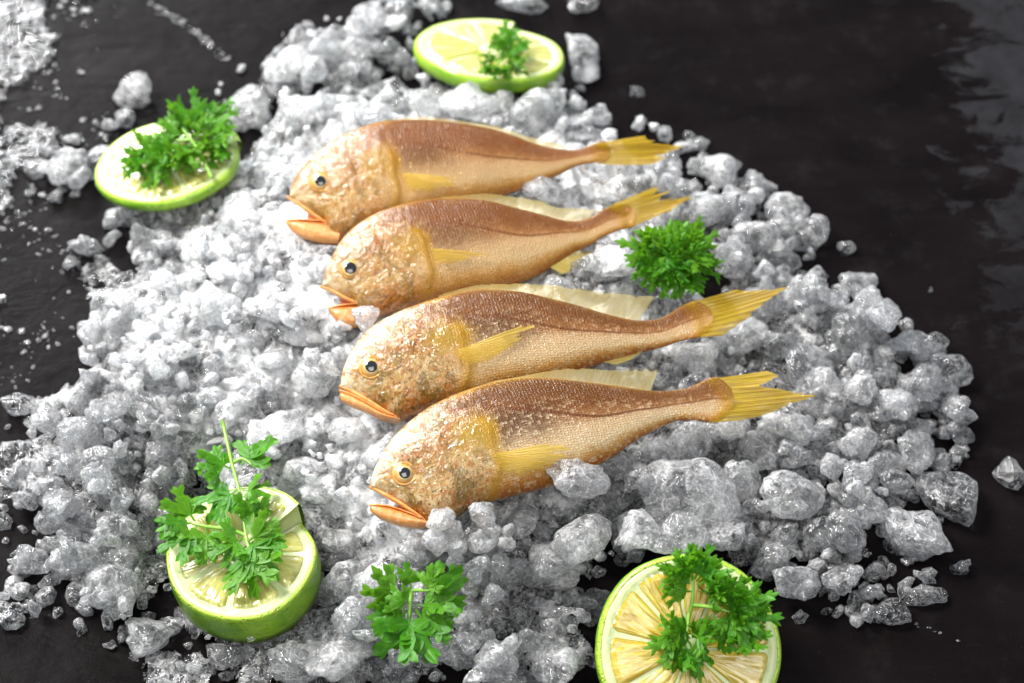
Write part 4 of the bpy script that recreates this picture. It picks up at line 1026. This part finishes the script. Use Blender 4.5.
# lumps one can pick out in the photograph: px, py, width px, kind, frost, roll, label
LAND = [
 (272, 430, 74, 'slab', .85, 10, 'broad flat white ice slab left of the fish heads, above the thick lime end'),
 (286, 64, 68, 'slab', .85, 15, 'smooth white ice slab at the back edge, above the thin lime slice'),
 (136, 88, 44, 'lump', .55, 30, 'pointed ice lump on the slate, above the thin lime slice'),
 (147, 632, 58, 'lump', .70, 70, 'bright white ice lump at the lower left, standing next to the thick lime end'),
 (118, 590, 62, 'lump', .50, 60, 'wet ice lump left of the bright white lump near the thick lime end'),
 (12, 620, 26, 'round', .25, 0, 'small clear round ice lump at the far lower left corner of the spill'),
 (680, 498, 104, 'round', .55, 6, 'largest smooth ice lump below the front fish, nearest its tail root'),
 (578, 479, 54, 'round', .38, 5, 'rounded amber-tinted ice lump pressed against the front fish belly'),
 (624, 466, 44, 'lump', .28, 5, 'dark clear ice lump below the tail root of the front fish'),
 (560, 505, 36, 'round', .45, -5, 'small oval ice lump just below the front fish belly'),
 (914, 446, 54, 'lump', .42, 75, 'upright wedge-shaped ice lump near the right edge of the heap'),
 (955, 497, 72, 'round', .18, -30, 'large clear oval ice lump melting at the right edge'),
 (912, 532, 92, 'long', .40, -58, 'longest ice lump, lying diagonally at the lower right edge'),
 (895, 612, 38, 'round', .12, 5, 'clear wet ice lump lowest on the slate at the right'),
 (926, 597, 40, 'long', .12, 10, 'thin clear ice sliver under the longest diagonal lump'),
 (962, 570, 22, 'clump', .2, 0, 'tiny ice cluster at the tip of the longest diagonal lump'),
 (1009, 473, 36, 'round', .20, -50, 'lone wet ice lump apart from the heap at the right border'),
 (790, 496, 64, 'round', .48, -5, 'smooth bean-shaped ice lump midway along the right part of the heap'),
 (866, 511, 46, 'lump', .45, 80, 'squarish frosted ice lump beside the longest diagonal lump'),
 (745, 481, 46, 'lump', .58, 60, 'round frosted ice lump below the tail fin of the front fish'),
 (792, 580, 46, 'lump', .28, 0, 'dull clear ice lump right of the bushy parsley'),
 (845, 577, 42, 'lump', .30, 0, 'grey ice lump at the lower end of the heap, right of the amber lime'),
 (822, 468, 44, 'clump', .68, 60, 'bright white ice cluster right of the front fish tail tip'),
 
 (941, 398, 52, 'round', .22, -35, 'clear oval ice lump above the upright wedge at the right'),
 (958, 408, 34, 'round', .3, -60, None), (961, 434, 26, 'round', .12, 0, None),
 (890, 404, 44, 'lump', .42, 40, 'round ice lump left of the clear oval at the upper right edge'),
 
 (741, 337, 48, 'round', .75, 15, 'milky rounded ice lump touching the tail fin of the third fish'),
 (694, 357, 46, 'lump', .60, 10, 'frosted ice lump under the tail root of the third fish'),
 
 (612, 262, 58, 'lump', .80, 70, 'tall milky ice lump left of the round parsley head'),
 (660, 178, 34, 'clump', .6, 0, None),
 (706, 205, 54, 'lump', .62, 40, 'big frosted ice lump right of the second fish tail'),
 (722, 168, 48, 'lump', .60, -30, 'frosted ice lump at the top right shoulder of the heap'),
 (785, 208, 46, 'lump', .55, 80, 'smooth ice lump at the outer right shoulder of the heap'),
 (757, 185, 38, 'lump', .40, 0, None), (748, 235, 46, 'lump', .45, 0, None), (782, 255, 40, 'clump', .35, 0, None),
 (766, 290, 42, 'clump', .4, 0, None), (735, 262, 46, 'lump', .40, 10, None), (868, 318, 58, 'clump', .50, 20, 'fused ice cluster above the right end of the heap'),
 (915, 345, 44, 'clump', .35, 0, None), 
 (581, 57, 60, 'long', .60, -72, 'oblong ice lump standing on the slate right of the pale lime slice'),
 (466, 102, 58, 'lump', .7, 20, 'flat-faced ice lump in front of the pale lime slice'),
 (528, 112, 50, 'lump', .62, 40, None), (430, 105, 40, 'lump', .6, 0, None),
 (390, 60, 50, 'clump', .45, 0, None), (365, 28, 60, 'clump', .62, 0, 'white ice cluster at the upper edge of the photo'),
 (325, 55, 54, 'clump', .6, 0, None), (250, 105, 56, 'lump', .72, 40, 'pale ice lump right of the curly parsley on the thin lime'),
 (300, 110, 48, 'lump', .6, 0, None), (370, 115, 40, 'lump', .4, 0, None),
 (552, 560, 76, 'lump', .55, 20, 'broad frosted ice block in front of the front fish head'),
 (575, 540, 60, 'lump', .55, 20, None), (505, 575, 50, 'lump', .5, 0, None), (470, 560, 50, 'clump', .62, 0, None), (490, 540, 44, 'clump', .62, 60, None),
 (520, 520, 40, 'lump', .4, 0, None), 
 (540, 640, 56, 'clump', .55, 0, None), (500, 665, 56, 'clump', .5, 0, None), (455, 650, 56, 'lump', .5, 0, None), (560, 665, 50, 'lump', .55, 0, None),
 (340, 655, 64, 'slab', .6, 10, 'flat pale ice plate at the lower border left of the lone parsley'),
 (290, 660, 56, 'lump', .4, 0, None), (380, 585, 50, 'lump', .5, 0, None), (345, 580, 60, 'lump', .55, 0, None), (225, 655, 44, 'lump', .2, 0, None),
 (365, 315, 34, 'lump', .75, 90, 'upright milky ice lump at the mouth of the second fish'),
 (345, 430, 36, 'round', .75, 0, 'round ice lump just under the mouth of the third fish'),
 (433, 535, 40, 'clump', .6, 30, None), (415, 548, 36, 'lump', .55, 0, None), (380, 455, 44, 'lump', .75, 30, None),
 (60, 165, 60, 'clump', .5, 0, 'slushy ice cluster on the slate left of the thin lime slice'),
 (95, 160, 40, 'lump', .6, 0, None), (125, 118, 26, 'lump', .5, 0, None), (112, 125, 18, 'lump', .4, 0, None),
 (85, 250, 36, 'clump', .5, 0, 'small ice cluster below the thin lime slice, on the left slate'),
 (120, 220, 40, 'clump', .5, 0, None), (150, 235, 44, 'clump', .6, 0, None),
 (20, 405, 34, 'round', .2, 0, None), (50, 420, 40, 'lump', .5, 0, None), (30, 560, 40, 'round', .25, 0, None),
 (520, 3, 46, 'long', .3, 0, None), (580, 2, 34, 'round', .2, 0, 'wet ice drop-like lump at the top border right of the pale lime'), (636, 92, 16, 'round', .1, 0, None),
 (845, 248, 20, 'round', .05, 0, None),
 (590, 172, 28, 'clump', .7, 80, 'white ice cluster resting on the tail root of the back fish'),
 (548, 190, 44, 'lump', .75, 0, 'white ice lump between the tails of the two back fish'),
 (510, 185, 30, 'lump', .75, 0, None),
 (764, 452, 46, 'lump', 0.5, 44, None), (745, 444, 28, 'round', 0.65, 67, None), (817, 393, 52, 'round', 0.55, 58, None), (864, 387, 34, 'lump', 0.4, 9, None), (882, 353, 30, 'lump', 0.4, 33, None), (845, 533, 46, 'round', 0.1, 134, None), (783, 533, 36, 'lump', 0.35, 60, None), (808, 365, 60, 'round', 0.1, 91, None), (851, 334, 46, 'round', 0.15, 119, None), (808, 303, 56, 'clump', 0.5, 85, None), (857, 285, 42, 'lump', 0.45, 14, None), (882, 313, 42, 'lump', 0.4, 93, None), (910, 340, 34, 'lump', 0.25, 10, None), (938, 341, 24, 'round', 0.08, 29, None), (947, 371, 46, 'round', 0.1, 2, None), (925, 384, 42, 'round', 0.2, 67, None), (885, 464, 32, 'round', 0.1, 27, None), (897, 482, 34, 'round', 0.1, 165, None), (857, 473, 32, 'lump', 0.4, 38, None), (640, 533, 56, 'lump', 0.5, 139, None), (684, 530, 48, 'lump', 0.5, 78, None), (727, 533, 50, 'lump', 0.35, 28, None), (752, 515, 40, 'clump', 0.45, 149, None), (820, 533, 40, 'lump', 0.25, 139, None), (770, 560, 40, 'lump', 0.3, 50, None), (715, 395, 40, 'lump', 0.5, 70, None), (690, 445, 50, 'round', 0.45, 45, None), (655, 455, 40, 'lump', 0.4, 10, None), (720, 430, 40, 'clump', 0.55, 30, None), (775, 420, 44, 'lump', 0.6, 25, None), (800, 430, 36, 'lump', 0.5, 50, None), (776, 345, 44, 'round', 0.12, 167, None), (760, 310, 40, 'lump', 0.3, 130, None), (700, 385, 36, 'lump', 0.45, 115, None),
 (448, 530, 46, 'clump', .6, 30, 'white ice cluster propped against the chin of the front fish'), (482, 512, 30, 'lump', .5, 0, None),
 (644, 345, 30, 'clump', 0.6, 0, None), (560, 285, 26, 'lump', 0.6, 0, None), (590, 270, 34, 'clump', 0.6, 0, None), (615, 172, 46, 'slab', .72, 10, 'flat ice piece under the back fish tail'),
 (425, 390, 34, 'lump', .7, 0, None), (620, 350, 30, 'clump', .65, 0, None), (585, 360, 28, 'clump', .7, 0, None),
]
def zone(px, py):
    if px < 300 and py > 330 and px < 200: return ('clear to grey ice lump in the loose lower-left spill', 'ice lumps in the lower-left spill')
    if px < 120: return ('small ice lump scattered on the slate at the left', 'ice lumps scattered on the left slate')
    if py > 510 and px < 650: return ('frosted ice lump along the front of the heap, below the front fish', 'ice lumps along the front of the heap')
    if py < 145 and px < 660: return ('soft white ice lump at the back of the heap, behind the back fish', 'ice lumps at the back of the heap')
    if px > 590: return ('clear to frosted ice lump in the right part of the heap, around the tails', 'ice lumps in the right part of the heap')
    if px < 480: return ('snowy white ice lump left of and between the fish heads', 'ice lumps around the fish heads')
    return ('white ice lump wedged between the fish', 'ice lumps wedged between the fish')
REG = [  # polygon px, count, width range px, frost range, kinds
 ([(70,400),(80,330),(150,280),(130,230),(230,190),(290,170),(330,260),(350,330),(340,400),(380,470),(370,540),(330,560),(310,480),(180,440)], 42, (24, 60), (.8, 1.4), ('slab','clump','slab','lump')),
 ([(600,110),(690,130),(790,195),(830,275),(900,305),(965,370),(965,440),(940,520),(930,590),(860,622),(790,620),(740,560),(640,520),(610,470),(700,430),(830,410),(790,300),(700,240),(620,165)], 18, (26, 50), (.08, .4), ('lump','round','lump','round')),
 ([(0,440),(70,390),(160,440),(190,470),(165,520),(160,600),(130,640),(100,600),(10,610)], 32, (24, 62), (.04, .32), ('clump','clump','lump','round')),
 ([(180,645),(330,560),(450,535),(600,500),(690,540),(600,560),(590,683),(180,683)], 34, (24, 56), (.12, .55), ('lump','clump')),
 ([(215,85),(330,10),(440,0),(415,60),(590,85),(615,120),(560,128),(420,118),(300,130),(230,130)], 22, (18, 42), (.4, .95), ('lump','clump')),
 ([(15,140),(95,130),(105,190),(60,205),(20,190)], 6, (12, 26), (.3, .6), ('lump','clump')),
]
LIMIT = 300 - len(LAND)
for (poly, cnt, (s0, s1), (f0, f1), kinds) in REG:
    bx = [p[0] for p in poly]; by = [p[1] for p in poly]; k = 0; tries = 0
    sizes = sorted([s0 + (s1 - s0) * irng.random() ** 1.5 for _ in range(cnt)], reverse=True)
    while k < cnt and tries < cnt * 25 and n_lumps < LIMIT:
        tries += 1
        px, py = irng.uniform(min(bx), max(bx)), irng.uniform(min(by), max(by))
        if not inpoly(px, py, poly): continue
        l, g = zone(px, py)
        if put_ice(px, py, sizes[k], irng.choice(kinds), irng.uniform(f0, f1), l, g): k += 1
# ------------------------------------------------------------------ ice: grains too many to count (one stuff mesh)
GRB = [lump_shape(760 + s, ICO2, 12, 1.0, 0.34, (1, 0.82, 0.66), 0.8) for s in range(14)]
GRR = [lump_shape(790 + s, ICO2, 6, 0.8, 0.42, (1, 0.8, 0.66)) for s in range(12)]
GR = [lump_shape(700 + s, ICO1, 8, 1.0, 0.36, (1, 0.85, 0.7), 0.8) for s in range(12)]
def grains():
    r = np.random.default_rng(21); rr = random.Random(9)
    VV, FF, SN = [], [], []; off = 0
    zones = [
     ([(0,430),(80,380),(170,430),(190,480),(165,640),(110,650),(0,600)], 140, (10, 32)),
     ([(70,400),(80,330),(140,280),(120,210),(230,180),(290,90),(330,110),(300,200),(350,330),(340,400),(380,470),(370,540),(330,560),(310,480),(180,440)], 420, (9, 30)),
     ([(150,683),(180,640),(330,560),(450,530),(600,500),(700,540),(600,560),(590,683)], 150, (9, 32)),
     ([(600,110),(690,130),(790,195),(830,275),(900,305),(965,370),(965,440),(940,520),(930,590),(860,622),(790,620),(740,560),(640,520),(610,470),(700,430),(830,410),(790,300),(700,240),(620,165)], 620, (13, 30)),
     ([(215,85),(330,10),(440,0),(415,60),(590,85),(615,120),(560,140),(420,118),(300,130),(230,130)], 130, (6, 24)),
     ([(380,470),(480,380),(620,350),(800,330),(640,470),(480,520)], 260, (5, 16)),
     ([(420,200),(560,230),(640,250),(600,300),(560,280)], 170, (5, 16)),
    ]
    for poly, cnt, (s0, s1) in zones:
        bx = [p[0] for p in poly]; by = [p[1] for p in poly]; k = 0; t = 0
        while k < cnt and t < cnt * 8:
            t += 1
            px, py = rr.uniform(min(bx), max(bx)), rr.uniform(min(by), max(by))
            if not inpoly(px, py, poly) or blocked(px, py): continue
            if any(((px - kx) / rx) ** 2 + ((py - ky) / ry) ** 2 < 0.7 for (kx, ky, rx, ry) in keepout): continue
            wpx = s0 + (s1 - s0) * rr.random() ** 1.5
            p = at(px, py, 0.012); a = wpx * (p - CAM).length / LENS * 36 / W / 2
            for _ in range(2):
                i, j = gidx(p.x, p.y)
                if not (2 < i < len(gx) - 3 and 2 < j < len(gy) - 3): break
                zc = float(HG[i, j]) + a * 0.3; p = at(px, py, zc)
            else:
                if kdall.find(p)[2] < a * 0.35 or zc > 0.05: continue
                V, Fc = GR[rr.randrange(12)] if wpx < 8 else (GRR + GRB)[rr.randrange(26)] if (px > 600 or py > 560 or (px < 200 and py > 400)) else GRB[rr.randrange(14)]
                if wpx > 10: raise_heap(p.x, p.y, zc - a * 0.2, a * 0.8, a * 0.6)
                q = Matrix.Rotation(rr.uniform(0, 6.28), 3, Vector((rr.gauss(0, 1), rr.gauss(0, 1), rr.gauss(0, 1))).normalized())
                VV.append((V * a) @ np.array(q).T + np.array(p)); FF.append(Fc + off); off += len(V); k += 1; SN.append(np.full(len(V), rr.uniform(.03, .5) if px > 640 else rr.uniform(.05, .4) if (py > 400 and px < 200) or py > 590 else rr.uniform(.5, 1.3)))
    # crumbs and slush spattered over the slate on the left
    nz = lambda x, y: mnoise.noise(Vector((x * 0.018, y * 0.030, 1.7))) + 0.6 * mnoise.noise(Vector((x * 0.05, y * 0.08, 4.1)))
    k = 0
    while k < 420:
        px, py = rr.uniform(-10, 135) , rr.uniform(-8, 430)
        if px > 120 - 0.12 * py + 20 * mnoise.noise(Vector((py * 0.02, 3, 1))): continue
        if nz(px, py) + 0.35 * (1 - px / 120) - 0.12 < rr.random() * 0.35: 
            if rr.random() > 0.01: continue
        wpx = 2.0 + 7 * rr.random() ** 3; p = at(px, py, 0.001); a = wpx * (p - CAM).length / LENS * 36 / W / 2
        V, Fc = GR[rr.randrange(12)]
        q = Matrix.Rotation(rr.uniform(0, 6.28), 3, 'Z')
        VV.append((V * a * np.array((1.25, 1.25, 0.55))) @ np.array(q).T + np.array((p.x, p.y, a * 0.25))); FF.append(Fc + off); off += len(V); k += 1; SN.append(np.full(len(V), 0.4))
    # a thin trail of wet crumbs at the top left, and a few drops on the right
    for (x0, y0, x1, y1, c) in ((150, 2, 185, 22, 40), (185, 22, 228, 60, 34), (640, 92, 640, 94, 2), (838, 247, 852, 249, 4), (930, 287, 934, 289, 2), (1000, 460, 1020, 490, 5), (860, 600, 960, 640, 10)):
        for q_ in range(c):
            f = rr.random(); px = x0 + (x1 - x0) * f + rr.gauss(0, 2.0); py = y0 + (y1 - y0) * f + rr.gauss(0, 2)
            wpx = 2.5 + 5 * rr.random() ** 2; p = at(px, py, 0.001); a = wpx * (p - CAM).length / LENS * 36 / W / 2
            V, Fc = GR[rr.randrange(12)]
            VV.append(V * a * np.array((1.3, 1.0, 0.5)) + np.array((p.x, p.y, a * 0.25))); FF.append(Fc + off); off += len(V); SN.append(np.full(len(V), 0.3))
    o = mesh_obj('ice_grains', np.vstack(VV), np.vstack(FF), M_CRUSH, attrs={'snow': np.concatenate(SN)})
    o['kind'] = 'stuff'; o['label'] = 'fine ice grains and crumbs strewn over the heap and slate'; o['category'] = 'ice'
grains()

# ------------------------------------------------------------------ ice: lumps on top
for (px, py, w, kd_, fr, roll, lb) in LAND:
    z = None
    if (px, py) == (590, 172): z = 0.052
    if (px, py) == (365, 315): z = 0.050
    if (px, py) == (578, 479): z = 0.042
    if (px, py) in [(448, 530), (482, 512)]: z = 0.048
    if px > 600 and py > 140: fr = min(0.9, max(0.02, (fr - 0.32) * 1.7 + 0.24))
    if lb: put_ice(px, py, w, kd_, fr, lb, None, roll, True, 0.18, z)
    else:
        l, g = zone(px, py); put_ice(px, py, w, kd_, fr, l, g, roll, True, 0.3, z)
print('ICE LUMPS', n_lumps)

# ------------------------------------------------------------------ light
world = bpy.data.worlds.new('World'); scene.world = world; world.use_nodes = True
bg = world.node_tree.nodes['Background']; bg.inputs[0].default_value = (0.80, 0.88, 1.0, 1); bg.inputs[1].default_value = 0.60
def area(name, loc, target, size, power, col=(1, 1, 1), size_y=None):
    l = bpy.data.lights.new(name, 'AREA'); l.energy = power; l.color = col; l.size = size
    if size_y: l.shape = 'RECTANGLE'; l.size_y = size_y
    o = bpy.data.objects.new(name, l); COL.objects.link(o); o.location = loc
    o.rotation_euler = (Vector(target) - Vector(loc)).to_track_quat('-Z', 'Y').to_euler()
area('window_light', (-1.25, 0.50, 1.85), (0.02, 0.0, 0), 0.75, 112, (1.0, 0.985, 0.96))
area('back_window_light', (-1.00, 1.90, 1.10), (0.05, 0.0, 0), 0.85, 98, (0.97, 0.985, 1.0))
area('fill_light', (0.35, -1.3, 2.0), (0, 0, 0), 1.3, 30, (1.0, 0.97, 0.93))

# ------------------------------------------------------------------ render settings
cd.dof.use_dof = True; cd.dof.focus_distance = (at(430, 480, 0.045) - CAM).dot(F); cd.dof.aperture_fstop = 10
scene.view_settings.view_transform = 'Standard'; scene.view_settings.look = 'None'; scene.view_settings.exposure = 0
scene.render.engine = 'CYCLES'
cy = scene.cycles
cy.max_bounces = 7; cy.transmission_bounces = 6; cy.transparent_max_bounces = 8; cy.diffuse_bounces = 3; cy.glossy_bounces = 3
cy.sample_clamp_indirect = 5; cy.blur_glossy = 0.6
cy.caustics_refractive = False; cy.caustics_reflective = False
cy.use_adaptive_sampling = True; cy.adaptive_threshold = 0.09
cy.use_denoising = True
try: cy.denoiser = 'OPENIMAGEDENOISE'
except Exception: pass
